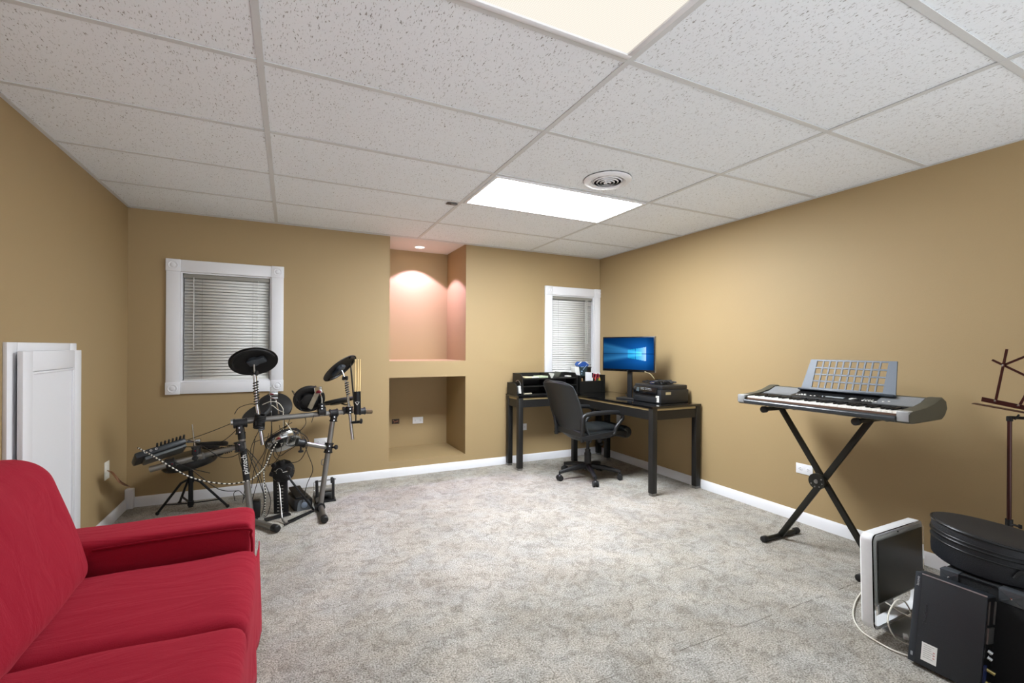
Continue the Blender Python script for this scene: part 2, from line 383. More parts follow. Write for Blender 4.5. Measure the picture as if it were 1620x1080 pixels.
obj('throat', MB().lathe((c.x, c.y, H), [(.097, .0035), (.001, .0037)], n=48), mat('vent_shadow', '151413', .8), t)
obj('damper_knob', MB().cyl((c.x-.02, c.y-.012, H-.03), (c.x-.02, c.y-.012, H), .006, n=12), WHITE, t)
c = at(715, 322.5, z=H)
t = thing('tile_gap_plate', 'small dark plate standing in for the dark gap at a ceiling tile corner', 'tile gap', c)
obj('plate', MB().bb(c.x-.04, c.x+.035, c.y-.028, c.y+.022, H-.0018, H+.0005), mat('tile_gap_dark', '4a4742', .5, .6), t)  # darkness of the tile gap put into the plate's colour
obj('tab', MB().bb(c.x-.01, c.x+.035, c.y-.02, c.y-.012, H-.010, H-.0018).cyl((c.x-.02, c.y, H-.008), (c.x-.02, c.y, H-.0018), .006, n=10), STEEL, t)
c = at(661, 393, z=NZ[3]); c.y = min(c.y, 4.78)
t = thing('recessed_light', 'small round recessed light in the niche ceiling', 'ceiling light', (c.x, c.y, NZ[3]))
obj('trim_ring', MB().lathe((c.x, c.y, NZ[3]), [(.062, .001), (.062, -.005), (.050, -.006), (.046, .001)], n=40), WHITE, t)
obj('bulb', MB().lathe((c.x, c.y, NZ[3]), [(.046, .001), (.044, -.003), (.001, -.004)], n=32), emis('niche_bulb', 'ffe3d2', 12), t)
ld = bpy.data.lights.new('niche_spot', 'SPOT'); ld.energy = NICHE_W; ld.color = (.82, .58, 1); ld.spot_size = math.radians(104); ld.spot_blend = .12; ld.shadow_soft_size = .03
lo = bpy.data.objects.new('niche_spot', ld); sc.collection.objects.link(lo); lo.parent = t; lo.location = (0, 0, -.012)

# ------------------------------------------------------------------ outlets
SLOT = mat('outlet_slot', '2c2b29', .6)
def outlet(c, nrm, label, group=None, w=.118, h=.072, kind='duplex'):
    n = V(nrm); u = V((0, 0, 1)).cross(n); c = V(c)
    t = thing('wall_outlet', label, 'outlet', c, group); R = Matrix((u, n, V((0, 0, 1)))).transposed()
    obj('cover_plate', MB().box(c+n*.003, (w, .006, h), .0025, R), mat('almond_plate', 'e3e0d4', .4) if kind == 'jack' else WHITE, t)
    if kind == 'duplex':
        for s in (-1, 1):
            r = obj('socket', MB().lathe(c+u*s*.026+n*.006, [(.017, 0), (.017, .0015), (.0155, .002), (.001, .002)], axis=n, n=20), WHITE, t)
            m = MB(); q = c+u*s*.026+n*.0083
            for dz, l in ((.006, .008), (-.006, .007)): m.box(q+V((0, 0, dz)), (l, .0008, .0018), 0, R)
            m.box(q+u*s*.009, (.004, .0008, .004), 0, R)
            obj('slots', m, SLOT, r)
    return t
outlet((.263, YB, .385), (0, -1, 0), 'white double outlet on the back wall behind the right post of the drum rack')
outlet((1.29, NYB, .425), (0, -1, 0), 'white double outlet inside the lower wall niche')
outlet((2.27, YB, .377), (0, -1, 0), 'white outlet under the left end of the black desk')
q = at(1273, 742, x=XR); outlet((XR, q.y, q.z), (-1, 0, 0), 'white double outlet on the right wall behind the crossed keyboard stand')
q = at(979, 660, x=XR); outlet((XR, q.y, q.z), (-1, 0, 0), 'white outlet on the right wall under the desk, behind the chair arm', w=.072, h=.118, kind='blank')
q = at(168, 744, x=XL); jack = outlet((XL, q.y, q.z), (1, 0, 0), 'almond wall plate low on the left wall with copper wires coming out', w=.085, h=.12, kind='jack')
COPPER = mat('tan_copper_wire', 'a57a5c', .45, .2)
for dz, e in ((0, 0), (.006, .01), (-.005, -.006)):
    a = at(170, 744, x=XL+.007); b = at(178, 748, x=XL+.07); c2 = at(190, 762, x=XL+.10); d = at(203+e*200, 769+e*100, x=XL+.05)
    obj('wire', MB().tube(smooth([a, b+V((0, 0, dz)), c2+V((0, dz, dz)), d+V((0, dz, 0))]), .0032, n=8), COPPER, jack)
c = V((1.045, NYB, .427))
t = thing('junction_box', 'open brown wiring box with loose wires in the lower niche', 'wiring box', c)
obj('box_rim', MB().bb(c.x-.04, c.x+.04, NYB-.004, NYB, c.z-.026, c.z+.026), mat('dark_brown_plastic', '2e211a', .6), t)
obj('wires', MB().tube(smooth([c+V((-.03, -.006, .015)), c+V((0, -.014, -.004)), c+V((.028, -.008, .012))]), .004, n=8).tube(smooth([c+V((-.02, -.006, -.016)), c+V((.01, -.016, .006)), c+V((.03, -.007, -.012))]), .003, n=8), mat('reddish_wire', '8a5a44', .5), t)

# ------------------------------------------------------------------ access door on the left wall
t = thing('access_panel', 'white access panel door low on the left wall, hanging slightly ajar in its frame', 'door', (XL, 3.1, .1))
m = MB(); y0, y1, z1 = 2.722, 3.44, 1.244
m.bb(XL, XL+.016, y0, y0+.085, .1, z1, .003); m.bb(XL, XL+.016, y1-.085, y1, .1, z1, .003); m.bb(XL, XL+.016, y0+.085, y1-.085, z1-.085, z1, .003); m.bb(XL, XL+.016, y0+.085, y1-.085, .1, .185, .003)
obj('frame', m, WHITE, t)
obj('dark_opening', MB().bb(XL, XL+.003, y0+.085, y1-.085, .185, z1-.085), BLACKM, t)
A = V((XL+.040, 2.765, 0)); B = V((XL+.020, 3.462, 0)); ax = (B-A).normalized(); nn = V((0, 0, 1)).cross(ax)*-1
if nn.x < 0: nn = -nn
R = Matrix((ax, nn, V((0, 0, 1)))).transposed(); zc, hh, L = (.14+1.205)/2, 1.205-.14, (B-A).length
m = MB(); mid = (A+B)/2+V((0, 0, zc)); st = .095
for s in (-1, 1):
    m.box(mid+ax*s*(L/2-st/2), (st, .02, hh), .003, R); m.box(mid+V((0, 0, s*(hh/2-st/2))), (L-2*st, .02, st), .003, R)
d = obj('door_leaf', m, WHITE, t)
m = MB(); m.box(mid-nn*.004, (L-2*st+.004, .008, hh-2*st+.004), 0, R)
for s in (-1, 1):
    m.bar(mid+ax*s*(L/2-st-.009)+V((0, 0, -hh/2+st))+nn*.002, mid+ax*s*(L/2-st-.009)+V((0, 0, hh/2-st))+nn*.002, .012, .012, up=nn, r=.004)
    m.bar(mid+ax*(-L/2+st)+V((0, 0, s*(hh/2-st-.009)))+nn*.002, mid+ax*(L/2-st)+V((0, 0, s*(hh/2-st-.009)))+nn*.002, .012, .012, up=nn, r=.004)
obj('recessed_field', m, WHITE, d)

# ------------------------------------------------------------------ sofa
def soft(name, x0, x1, y0, y1, z0, z1, parent, r=.05, amp=.008, puff=.02, shear=None, seed=0, n=14, fr=5):
    b = bmesh.new(); bmesh.ops.create_cube(b, size=2)
    bmesh.ops.subdivide_edges(b, edges=b.edges[:], cuts=n, use_grid_fill=True)
    hx, hy, hz = (x1-x0)/2, (y1-y0)/2, (z1-z0)/2; C = V(((x0+x1)/2, (y0+y1)/2, (z0+z1)/2))
    for v in b.verts:
        u = v.co.copy(); p = V((u.x*hx, u.y*hy, u.z*hz))
        q = V((max(-hx+r, min(hx-r, p.x)), max(-hy+r, min(hy-r, p.y)), max(-hz+r, min(hz-r, p.z)))); d = p-q
        if d.length > 1e-6: p = q+d.normalized()*r if d.length > 1e-6 else p
        p.x += puff*u.x*(1-u.y**2)*(1-u.z**2); p.y += puff*.5*u.y*(1-u.x**2)*(1-u.z**2); p.z += puff*u.z*(1-u.x**2)*(1-u.y**2)
        if shear: p = shear(p, u)
        w_ = C+p; nz = V((noise.noise(w_*fr+V((seed, 0, 0))), noise.noise(w_*fr+V((9, seed, 0))), noise.noise(w_*fr+V((0, 5, seed)))))
        v.co = w_+nz*amp
    for f in b.faces: f.smooth = True
    m = MB(); m._merge(b, Matrix.Identity(4)); o = obj(name, m, RED, parent, auto=0); sub(o, 1); return o
sofa = thing('sofa', 'red fabric sofa with a loose slipcover against the left wall', 'sofa', (-.6, 1.3, 0))
YA = 2.032
soft('base', -1.03, -.135, .02, YA-.005, .03, .36, sofa, r=.02, amp=.006, puff=0, seed=3)
soft('back_frame', -1.085, -.86, .0, YA, .03, .76, sofa, r=.05, seed=5)
def arm_sh(p, u):
    if u.x > 0: p.z += .006*u.x
    return p
soft('arm', -1.07, -.128, YA, YA+.213, .02, .553, sofa, r=.028, amp=.005, puff=.004, shear=arm_sh, seed=1, n=18)
soft('arm', -1.07, -.128, -.18, .03, .02, .553, sofa, r=.028, amp=.005, puff=.004, seed=2)
soft('seat_cushion', -.87, -.108, 1.505, YA+.002, .30, .458, sofa, r=.045, amp=.010, puff=.012, seed=11, n=22, fr=4)
soft('seat_cushion', -.87, -.102, .75, 1.512, .30, .462, sofa, r=.045, amp=.012, puff=.014, seed=12, n=22, fr=4)
soft('seat_cushion', -.87, -.098, .03, .755, .30, .458, sofa, r=.045, amp=.010, puff=.012, seed=13)
def bsh(p, u): p.x -= (p.z)*.30; return p
for k, (a, b) in enumerate(((1.36, YA-.004), (.70, 1.365), (.04, .705))):
    soft('back_cushion', -.845, -.635, a, b, .44, .868, sofa, r=.07, amp=.010, puff=.020, shear=bsh, seed=20+k, n=18)
# skirt: gathered front cloth
m = MB(); N = 150; rows = 9; G = []
for r_ in range(rows):
    z = .40-(.40-.012)*r_/(rows-1); row = []
    for k in range(N+1):
        y = .02+(YA+.20-.02)*k/N
        row.append((-.108+.010*math.sin(y*23+math.sin(y*7)*2)*(r_/rows)+.006*noise.noise(V((y*9, z*5, 0))), y, z))
    G.append(row)
for r_ in range(rows-1):
    for k in range(N): m.quad(G[r_][k], G[r_][k+1], G[r_+1][k+1], G[r_+1][k])
bmesh.ops.remove_doubles(m.bm, verts=m.bm.verts[:], dist=1e-6)
for f in m.bm.faces: f.smooth = True
o = obj('skirt', m, RED, sofa, auto=0); md = o.modifiers.new('thick', 'SOLIDIFY'); md.thickness = .004
# piping seams
PIPE = mat('dark_red_piping', '7d0c1f', .85, spec=.1)
obj('piping', MB().tube(smooth([(-.60, YA-.003, .532), (-.40, YA-.004, .536), (-.155, YA-.004, .532), (-.128, YA-.003, .500), (-.124, YA-.002, .44)]), .0045, n=8), PIPE, sofa)

# ------------------------------------------------------------------ electronic drum kit
kit = thing('electronic_drum_kit', 'electronic drum kit on a tube rack with black cymbal pads and tangled cables', 'drum kit', (-.05, 3.7, 0))
def clamp(p, d, L=.055, r=.028, name='clamp', parent=None, knob=None):
    p, d = V(p), V(d).normalized(); m = MB(); m.cyl(p-d*L/2, p+d*L/2, r, n=18)
    x, y = frame(d)
    for s in (-1, 1): m.cyl(p+d*L*.42*s-d*.004, p+d*L*.42*s+d*.004, r+.005, n=18)
    m.box(p+x*r, (.03, .03, L*.8), .006, Matrix((x, y, d)).transposed())
    o = obj(name, m, BLACK, parent or kit)
    for s in (-1, 1): obj('bolt', MB().cyl(p+x*(r+.012)+d*s*L*.25, p+x*(r+.022)+d*s*L*.25, .005, n=8), CHROME, o)
    if knob is not None:
        k = V(knob).normalized(); kb = MB(); kb.cyl(p+k*r, p+k*(r+.03), .007, n=10); kb.lathe(p+k*(r+.028), [(.008, 0), (.018, .003), (.018, .014), (.006, .018)], axis=k, n=7, smooth=False)
        obj('wing_knob', kb, BLACK, o)
    return o
TL, TR = at(380, 669, y=3.70), at(528, 653, y=3.78)
PLb, PRb = at(397, 819, z=.045), at(507, 797, z=.045)
d_bar = (TR-TL).normalized()
bl, br = at(366, 667.5, t=(TL-V((0, 0, 0))).dot(_fw)-.01), TL+(TR-TL)*1.12
obj('left_post', MB().cyl(PLb, TL, .0205), STEEL, kit)
obj('right_post', MB().cyl(PRb, TR, .019), STEEL, kit)
obj('main_bar', MB().cyl(bl, br, .019), STEEL, kit)
obj('end_cap', MB().cyl(bl-d_bar*.004, bl+d_bar*.02, .0205), CHROME, kit)
for P, fr in ((PLb, at(440, 836, z=.03)), (PRb, at(514, 822, z=.03))):
    d = V((P.x-fr.x, P.y-fr.y, 0)).normalized(); a = V((fr.x, fr.y, .028)); b = V((P.x, P.y, .028))+d*.24
    f_ = obj('foot_tube', MB().cyl(a+d*.03, b-d*.03, .0195), STEEL, kit)
    for e, s in ((a, 1), (b, -1)): obj('rubber_end', MB().lathe(e, [(.018, 0), (.024, .006), (.024, .05), (.021, .055)], axis=d*s, n=20), RUBBER, f_)
    clamp(V((P.x, P.y, .028)), d, .07, .026)
clamp(TL, d_bar, .085, .029); clamp(TL-V((0, 0, .045)), TL-PLb, .06, .027)
clamp(TR, d_bar, .06, .027); clamp(TR-V((0, 0, .04)), TR-PRb, .05, .025)
m = MB(); m.cyl(TL+(PLb-TL)*.10, TL+(PLb-TL)*.17, .024); obj('post_sleeve', m, RUBBER, kit)
# brand lettering running up the left post
pu = (TL-PLb).normalized(); c = at(389.5, 733, y=3.69)
s_ = (c-PLb).dot(pu); c = PLb+pu*s_; tow = (V((0, 0, CH))-c); tow = (tow-pu*tow.dot(pu)).normalized()
lbl = obj('post_label', MB().tube([c-pu*.115, c+pu*.105], [.0209, .0209], 24), BLACKM, kit)
text_mesh('post_lettering', 'pintech', .046, basis(pu, tow.cross(pu)*-1 if False else tow.cross(pu), tow, c+tow*.0215), PAPER, lbl, .0003)
# right lower arm and its clamps
Pc = PRb+(TR-PRb)*.47; Pc = at(523, 708, y=Pc.y); Pc = PRb+(TR-PRb)*((Pc.z-PRb.z)/(TR.z-PRb.z))
Ae = at(476, 700, y=Pc.y-.06)
obj('side_arm', MB().cyl(Pc, Ae, .0165), STEEL, kit); clamp(Pc, TR-PRb, .075, .028, knob=_R+V((0, -.3, .15))); clamp(Ae, Pc-Ae, .06, .027, knob=(0, 0, -1))
obj('hook', MB().tube(smooth([at(516, 727, y=Pc.y), at(510, 727, y=Pc.y), at(509, 734, y=Pc.y), at(515, 735, y=Pc.y)]), .004), STEEL, kit)
# left arm coming forward to the module
Pl = PLb+(TL-PLb)*.72; Pl = at(380, 706, y=Pl.y); Le = at(238, 742, t=3.02); Lm = at(345, 713, t=3.22)
obj('side_arm', MB().cyl(Pl, at(305, 724, t=3.12), .017), STEEL, kit); obj('module_arm', MB().cyl(at(322, 720, t=3.10), Le, .0205), STEEL, kit)
clamp(Pl, TL-PLb, .07, .032, knob=(.2, -1, 0)); clamp(at(311, 716, t=3.11), (0, 0, 1), .09, .027, knob=(0, -1, -.4)); clamp(at(270, 732, t=3.04), Le-Lm, .05, .027)
# coiled cable wrapped round a tube
def coil(a, b, turns, r, name='cable_wrap', wr=.0032, parent=None):
    wr *= 1.45; a, b = V(a), V(b); d = b-a; x, y = frame(d); k = int(turns*14)
    return obj(name, MB().tube([a+d*(i/k)+(x*math.cos(i*math.tau/14)+y*math.sin(i*math.tau/14))*(r+.002*math.sin(i*.37)) for i in range(k+1)], wr, n=6), WIRE, parent or kit)
coil(at(368, 709, t=3.25), at(338, 716, t=3.18), 9, .021); coil(at(352, 713, t=3.21), at(335, 717, t=3.17), 9, .024)
# pads
def pad(name, c, nrm, r, th=.026, under='ring', parent=None, rim=.0):
    c, n = V(c), V(nrm).normalized()
    o = obj(name, MB().lathe(c, [(.001, 0), (r*.86, .002), (r*.9, -.001), (r*.97, -.004), (r, -.010), (r*.99, -th*.8), (r*.93, -th), (r*.80, -th), (r*.78, -th*.55), (.001, -th*.55)], axis=n, n=48), RUBBER, parent or kit)
    s = obj('pad_shell', MB().lathe(c, [(r*.55, -th*.55), (r*.5, -th*1.5), (r*.35, -th*1.7), (.001, -th*1.7)], axis=n, n=36), BLACK, o)
    return o
def cymbal(c, nrm, r, jackdir):
    c, n = V(c), V(nrm).normalized(); j = V(jackdir); j = (j-n*j.dot(n)).normalized()
    o = obj('cymbal_pad', MB().lathe(c, [(.001, .016), (r*.16, .014), (r*.24, .004), (r*.6, -.002), (r*.93, -.010), (r, -.014), (r*.995, -.019), (r*.93, -.017), (r*.6, -.009), (r*.22, -.004), (.001, -.004)], axis=n, n=64), RUBBER, kit)
    jb = MB(); y = n.cross(j); R = Matrix((j, y, n)).transposed()
    jb.box(c-n*.02+j*.02, (.12, .06, .028), .012, R); jb.lathe(c-n*.006, [(.038, 0), (.036, -.025), (.02, -.032)], axis=n, n=28)
    obj('jack_box', jb, mat('blue_grey_plastic', '3b4148', .5), o)
    arc = MB(); A_ = [c+(j*math.cos(a)+y*math.sin(a))*r*.86-n*.017 for a in (math.radians(170+i*8) for i in range(25))]
    arc.tube(A_, .010, n=8); obj('edge_grip', arc, BLACK, o)
    return o
up = V((0, 0, 1))
c1 = at(401, 569, t=3.20); n1 = (up*.60+(-_fw)*-.80+_R*.0).normalized()
dh1 = (_fw-_R*.564).normalized(); n1 = (up*.78+dh1*.60-_R*.10).normalized()
cymbal(c1, n1, .153, _R)
hold = c1-n1*.03
# rod of the first cymbal
a, b, c_ = hold, at(403, 592, t=3.22), at(416, 703, t=3.24)
obj('cymbal_rod', MB().cyl(a, b, .006).cyl(b, at(407, 645, t=3.23), .0115).cyl(at(407, 643, t=3.23), c_, .0135), CHROME, kit)
clamp(at(402.5, 590, t=3.22), _R, .04, .013, name='wing_nut'); coil(at(404, 603, t=3.22), at(406.5, 640, t=3.23), 9, .015, wr=.003)
clamp(at(411, 667, t=3.24), (TR-TL), .06, .032); coil(at(409, 678, t=3.24), at(412, 655, t=3.23), 8, .032, wr=.0045)
c2 = at(536, 580, t=3.62); n2 = (up*.66-_R*.62+_fw*.10).normalized()
cymbal(c2, n2, .150, -up)
b = at(547, 601, t=3.60)
obj('cymbal_rod', MB().cyl(c2-n2*.03, b, .006).cyl(b, at(552.5, 645, t=3.58), .010).cyl(at(552, 640, t=3.58), at(558, 695, t=3.56), .0125), CHROME, kit)
clamp(at(546, 598, t=3.60), _R, .035, .012, name='wing_nut'); coil(at(548, 604, t=3.60), at(551, 625, t=3.59), 6, .013, wr=.0028)
clamp(at(553, 648, t=3.57), up, .05, .024); clamp(at(547, 649, t=3.58), d_bar, .04, .027)
# toms (rubber pads) on brackets
def bracket(pts, r, parent=None, name='pad_bracket'): return obj(name, MB().tube(smooth(pts, 5), r), CHROME, parent or kit)
pB = at(434, 642, t=3.50); pad('drum_pad', pB, (up*.62-_fw*.72+_R*.32), .125)
obj('pad_mount', MB().box(at(433, 622, t=3.42), (.06, .03, .03), .004).cyl(at(428, 612, t=3.42), at(430, 690, t=3.42), .004).box(at(434, 629, t=3.43), (.05, .05, .012), .003), CHROME, kit)
bracket([at(435, 628, t=3.43), at(438, 640, t=3.42), at(441, 655, t=3.42)], .006)
pC = at(405, 650, t=3.34); pad('drum_pad', pC, (up*.80-_R*.25-_fw*.45), .105, .035)
pA = at(489, 629, t=3.48); nA = (_R*-.42+up*.42+_fw*.75); oA = pad('drum_pad', pA, nA, .112, .03)
z_ = nA.normalized(); pl = at(497, 632, t=3.44); pa_ = at(504, 617, t=3.44); pb_ = at(490, 646, t=3.44)
m = MB(); m.bar(pa_, pb_, .032, .02, up=-_fw, r=.004); obj('pad_nameplate', m, mat('silver_plate', 'b5b09e', .35, .5), oA)
m = MB(); m.bar(at(498, 618, t=3.43), at(510, 616, t=3.44), .05, .03, up=-_fw, r=.004); obj('pad_mount', m, CHROME, oA)
bracket([at(505, 620, t=3.43), at(509, 630, t=3.44), at(509, 645, t=3.47)], .006); clamp(at(509, 650, t=3.47), d_bar, .05, .030); clamp(at(509, 643, t=3.47), up, .04, .022)
pE = at(536, 632, t=3.85); pad('drum_pad', pE, (up*.965-_R*.22-_fw*-.10), .150, .022)
bracket([at(552, 640, t=3.70), at(545, 640, t=3.78), pE-V((0, 0, .02))], .008)
obj('rear_bar', MB().cyl(at(545, 649, t=3.60), at(584, 651, t=3.86), .017).cyl(at(581, 651, t=3.84), at(587, 651, t=3.88), .019), mat('bronze_tube', '6f604c', .4, .6), kit)
clamp(at(573, 650, t=3.76), d_bar, .045, .026)
pD = at(334, 699, t=3.42); pad('drum_pad', pD, (up*.80-_fw*-.15-_R*.06), .110, .03)
obj('pad_rod', MB().cyl(at(304, 672, t=3.30), at(309, 715, t=3.20), .006).box(at(307, 697, t=3.28), (.08, .05, .02), .004), CHROME, kit)
# snare pad with a chrome shell
pS = at(447, 692, t=3.45); nS = (up*.70-_R*.52+_fw*.34).normalized()
s = obj('snare_pad', MB().lathe(pS, [(.001, 0), (.118, .0), (.126, -.004), (.128, -.016), (.120, -.022)], axis=nS, n=48), RUBBER, kit)
obj('snare_shell', MB().lathe(pS, [(.120, -.018), (.118, -.040), (.105, -.056), (.06, -.064), (.001, -.065)], axis=nS, n=48), CHROME, s)
bracket([pS-nS*.06, at(462, 705, t=3.42), Ae], .008)
for k in range(6):
    a = k*math.tau/6; x, y = frame(nS); q = pS+(x*math.cos(a)+y*math.sin(a))*.120
    obj('tension_lug', MB().cyl(q+nS*.004, q-nS*.05, .005, n=8), CHROME, s)
# sound module
mo = [at(213, 723, t=2.98), at(294, 697, t=3.20)]; dx = (mo[1]-mo[0]).normalized(); up2 = (V((0, 0, 1))-dx*dx.z).normalized(); dy = dx.cross(up2)*-1
if dy.dot(_fw) < 0: dy = -dy
Rt = Matrix.Rotation(math.radians(-27), 3, dx); dy2, up3 = Rt @ dy, Rt @ up2
R = Matrix((dx, dy2, up3)).transposed(); mc = (mo[0]+mo[1])/2; Lm_ = (mo[1]-mo[0]).length
module = obj('sound_module', MB().box(mc+dy2*.07, (Lm_, .19, .042), .012, R), mat('charcoal_plastic', '23272a', .42), kit)
obj('module_underside', MB().box(mc+dx*.02-up3*.030+dy2*.07, (Lm_*.82, .14, .022), .006, R), mat('grey_plastic', '565a5a', .45), module)
for k in range(3): obj('jack_socket', MB().lathe(mc-dx*(Lm_/2-.055-.03*k)-dy2*.026+up3*.002, [(.008, 0), (.008, .004), (.005, .004), (.005, 0)], axis=-dy2, n=14), CHROME, module)
for k in range(8): q = mc+dx*(-.02+.022*k)-dy2*.02+up3*.018; obj('jack_plug', MB().cyl(q, q-dy2*.035+up3*.01, .006, n=10), BLACK, module)
# stick holder and its clamp
hb, ht = at(565.5, 655, t=3.50), at(565, 619, t=3.50)
hold = obj('stick_holder', MB().lathe(hb, [(.024, 0), (.026, .002), (.026, (ht-hb).length), (.023, (ht-hb).length), (.023, .01), (.001, .01)], axis=ht-hb, n=28), DMETAL, kit)
obj('holder_arm', MB().cyl(at(563, 656, t=3.50), at(563, 667, t=3.52), .005).cyl(at(557, 668, t=3.56), at(569, 667, t=3.52), .011).lathe(at(570, 666, t=3.52), [(.02, 0), (.02, .012), (.01, .016)], axis=_R, n=8, smooth=False), BLACK, hold)
fn = -_fw; cc = at(565, 638, t=3.472); m = MB()
for (p0, p1, w_) in (((-.016, .012), (0, -.012), .0045), ((0, -.012), (.016, .012), .0045), ((-.009, .013), (.009, .013), .002)):
    m.bar(cc+_R*p0[0]+up*p0[1], cc+_R*p1[0]+up*p1[1], w_, .0012, up=fn)
obj('holder_emblem', m, PAPER, hold)
WOOD = mat('pale_maple_stick', 'd9bd86', .45, bscale=40, stretch=(1, 1, .1), vary=.08)
proto = None
for k, (bx, by, tx, ty, lab) in enumerate(((562, 650, 562.3, 568, 'pale wooden drumstick in the black holder, leftmost of three'), (565.5, 650, 566.6, 566, 'pale wooden drumstick in the black holder, tallest in the middle'), (568.5, 650, 569.8, 569, 'pale wooden drumstick in the black holder, rightmost of three'))):
    a, b = at(bx, by, t=3.50), at(tx, ty, t=3.50+.012*(k-1)); d = b-a; L = d.length
    if proto is None:
        proto = obj('drumstick', MB().lathe((0, 0, 0), [(.004, 0), (.0056, .002), (.0058, .3*L), (.0056, .75*L), (.0038, .955*L), (.0034, .965*L), (.0052, .98*L), (.0045, .995*L), (.001, L)], n=14), WOOD)
        o = proto
    else: o = proto.copy(); sc.collection.objects.link(o)
    o.location = a; o.rotation_euler = d.to_track_quat('Z', 'Y').to_euler(); o['label'] = lab; o['category'] = 'drumstick'; o['group'] = 'drumsticks in the stick holder'
a, b = at(560.5, 640, t=3.55), at(554.5, 574, t=3.55)
obj('drumstick', MB().lathe(a, [(.004, 0), (.0065, .002), (.0065, .8*(b-a).length), (.003, (b-a).length)], axis=b-a, n=12), mat('black_stick_paint', '1b1a19', .4), None, 'black drumstick standing left of the pale ones in the holder', 'drumstick', loc=a)
# loose cables of the kit
CAB = [
 ([(298, 695), (330, 684), (365, 670)], 3.25), ([(336, 706), (358, 694), (380, 675), (400, 665)], 3.3), ([(290, 707), (330, 705), (378, 704)], 3.15),
 ([(295, 695), (315, 702), (335, 715), (350, 723), (368, 722), (385, 713)], 3.1), ([(385, 690), (378, 720), (390, 760), (400, 792)], 3.2),
 ([(404, 690), (398, 730), (388, 770), (384, 795)], 3.28), ([(410, 680), (396, 715), (410, 745), (418, 790), (414, 815)], 3.3),
 ([(430, 690), (440, 720), (455, 713), (468, 705)], 3.4), ([(446, 690), (435, 702), (434, 722), (452, 731), (474, 728), (486, 705), (480, 690)], 3.38),
 ([(442, 672), (446, 705), (436, 730), (418, 736)], 3.36), ([(425, 685), (418, 715), (403, 740), (398, 772)], 3.3),
 ([(478, 690), (486, 715), (495, 742), (486, 765), (478, 795)], 3.42), ([(468, 680), (484, 690), (490, 702)], 3.42),
 ([(373, 704), (390, 712), (400, 735), (410, 760), (420, 790)], 3.22), ([(400, 700), (425, 690), (445, 678), (462, 668)], 3.35),
 ([(371, 655), (378, 645), (395, 639), (408, 640)], 3.28), ([(477, 650), (470, 635), (466, 622), (462, 618), (468, 628), (474, 636), (488, 618), (500, 610)], 3.42),
 ([(481, 655), (484, 668), (478, 678), (468, 686)], 3.42), ([(497, 655), (493, 668)], 3.44), ([(460, 655), (456, 670), (448, 682), (440, 700)], 3.4),
 ([(447, 655), (450, 672), (445, 688)], 3.4), ([(430, 665), (428, 690), (420, 715), (412, 745), (402, 780), (396, 800)], 3.33),
 ([(372, 792), (370, 780), (378, 776), (386, 783), (397, 786), (392, 778), (385, 790)], 3.2), ([(500, 650), (515, 640), (530, 636), (543, 631)], 3.6),
 ([(385, 705), (400, 720), (420, 745)], 3.26), ([(455, 672), (446, 680), (436, 692), (424, 716), (420, 738)], 3.36),
 ([(452, 680), (440, 695), (430, 715), (424, 738)], 3.38), ([(332, 748), (300, 740), (268, 728)], 3.02), ([(300, 740), (345, 773), (378, 776)], 3.1),
 ([(420, 765), (428, 790), (424, 812), (418, 818)], 3.3), ([(412, 700), (424, 697), (436, 690), (452, 684)], 3.33)]
for pts, t_ in CAB:
    P = [at(a, b, t=t_+.02*math.sin(i*1.7+a)) for i, (a, b) in enumerate(pts)]
    obj('cable', MB().tube(smooth(P, 7), .0026, n=6), WIRE, kit)
for pts, t_ in (([(415, 640), (428, 635), (440, 637), (447, 645), (448, 652), (448, 690), (445, 705)], 3.38), ([(418, 643), (430, 641), (440, 648), (449, 652)], 3.38), ([(452, 668), (458, 676), (463, 684)], 3.37)):
    obj('pale_cable', MB().tube(smooth([at(a, b, t=t_) for a, b in pts], 7), .0028, n=6), WIREW, kit)
# braided black and white cord
P = smooth([at(a, b, t=t_) for a, b, t_ in ((218, 708, 2.95), (235, 717, 2.94), (252, 727, 2.93), (275, 741, 2.94), (300, 754, 3.0), (330, 762, 3.05), (365, 765, 3.1), (395, 759, 3.15), (410, 748, 3.2), (419, 738, 3.28), (428, 718, 3.32), (438, 700, 3.34), (450, 690, 3.36))], 26)
stp = MB().tube(P, .0042, n=8, mi=lambda i: (i//3) % 2)
obj('instrument_cord', stp, WIRE, None, 'black and white braided cord sagging from the drum module across the rack', 'cord', loc=P[0], extra=(WIREW,))
P = smooth([at(a, b, t=t_) for a, b, t_ in ((417, 744, 3.28), (418, 760, 3.28), (420, 780, 3.28), (419, 800, 3.28), (418, 815, 3.3), (416, 824, 3.34))], 26)
obj('instrument_cord', MB().tube(P, .004, n=8, mi=lambda i: (i//3) % 2), WIRE, None, 'braided cord hanging straight down to the carpet beside the kick pad', 'cord', loc=P[-1], extra=(WIREW,))
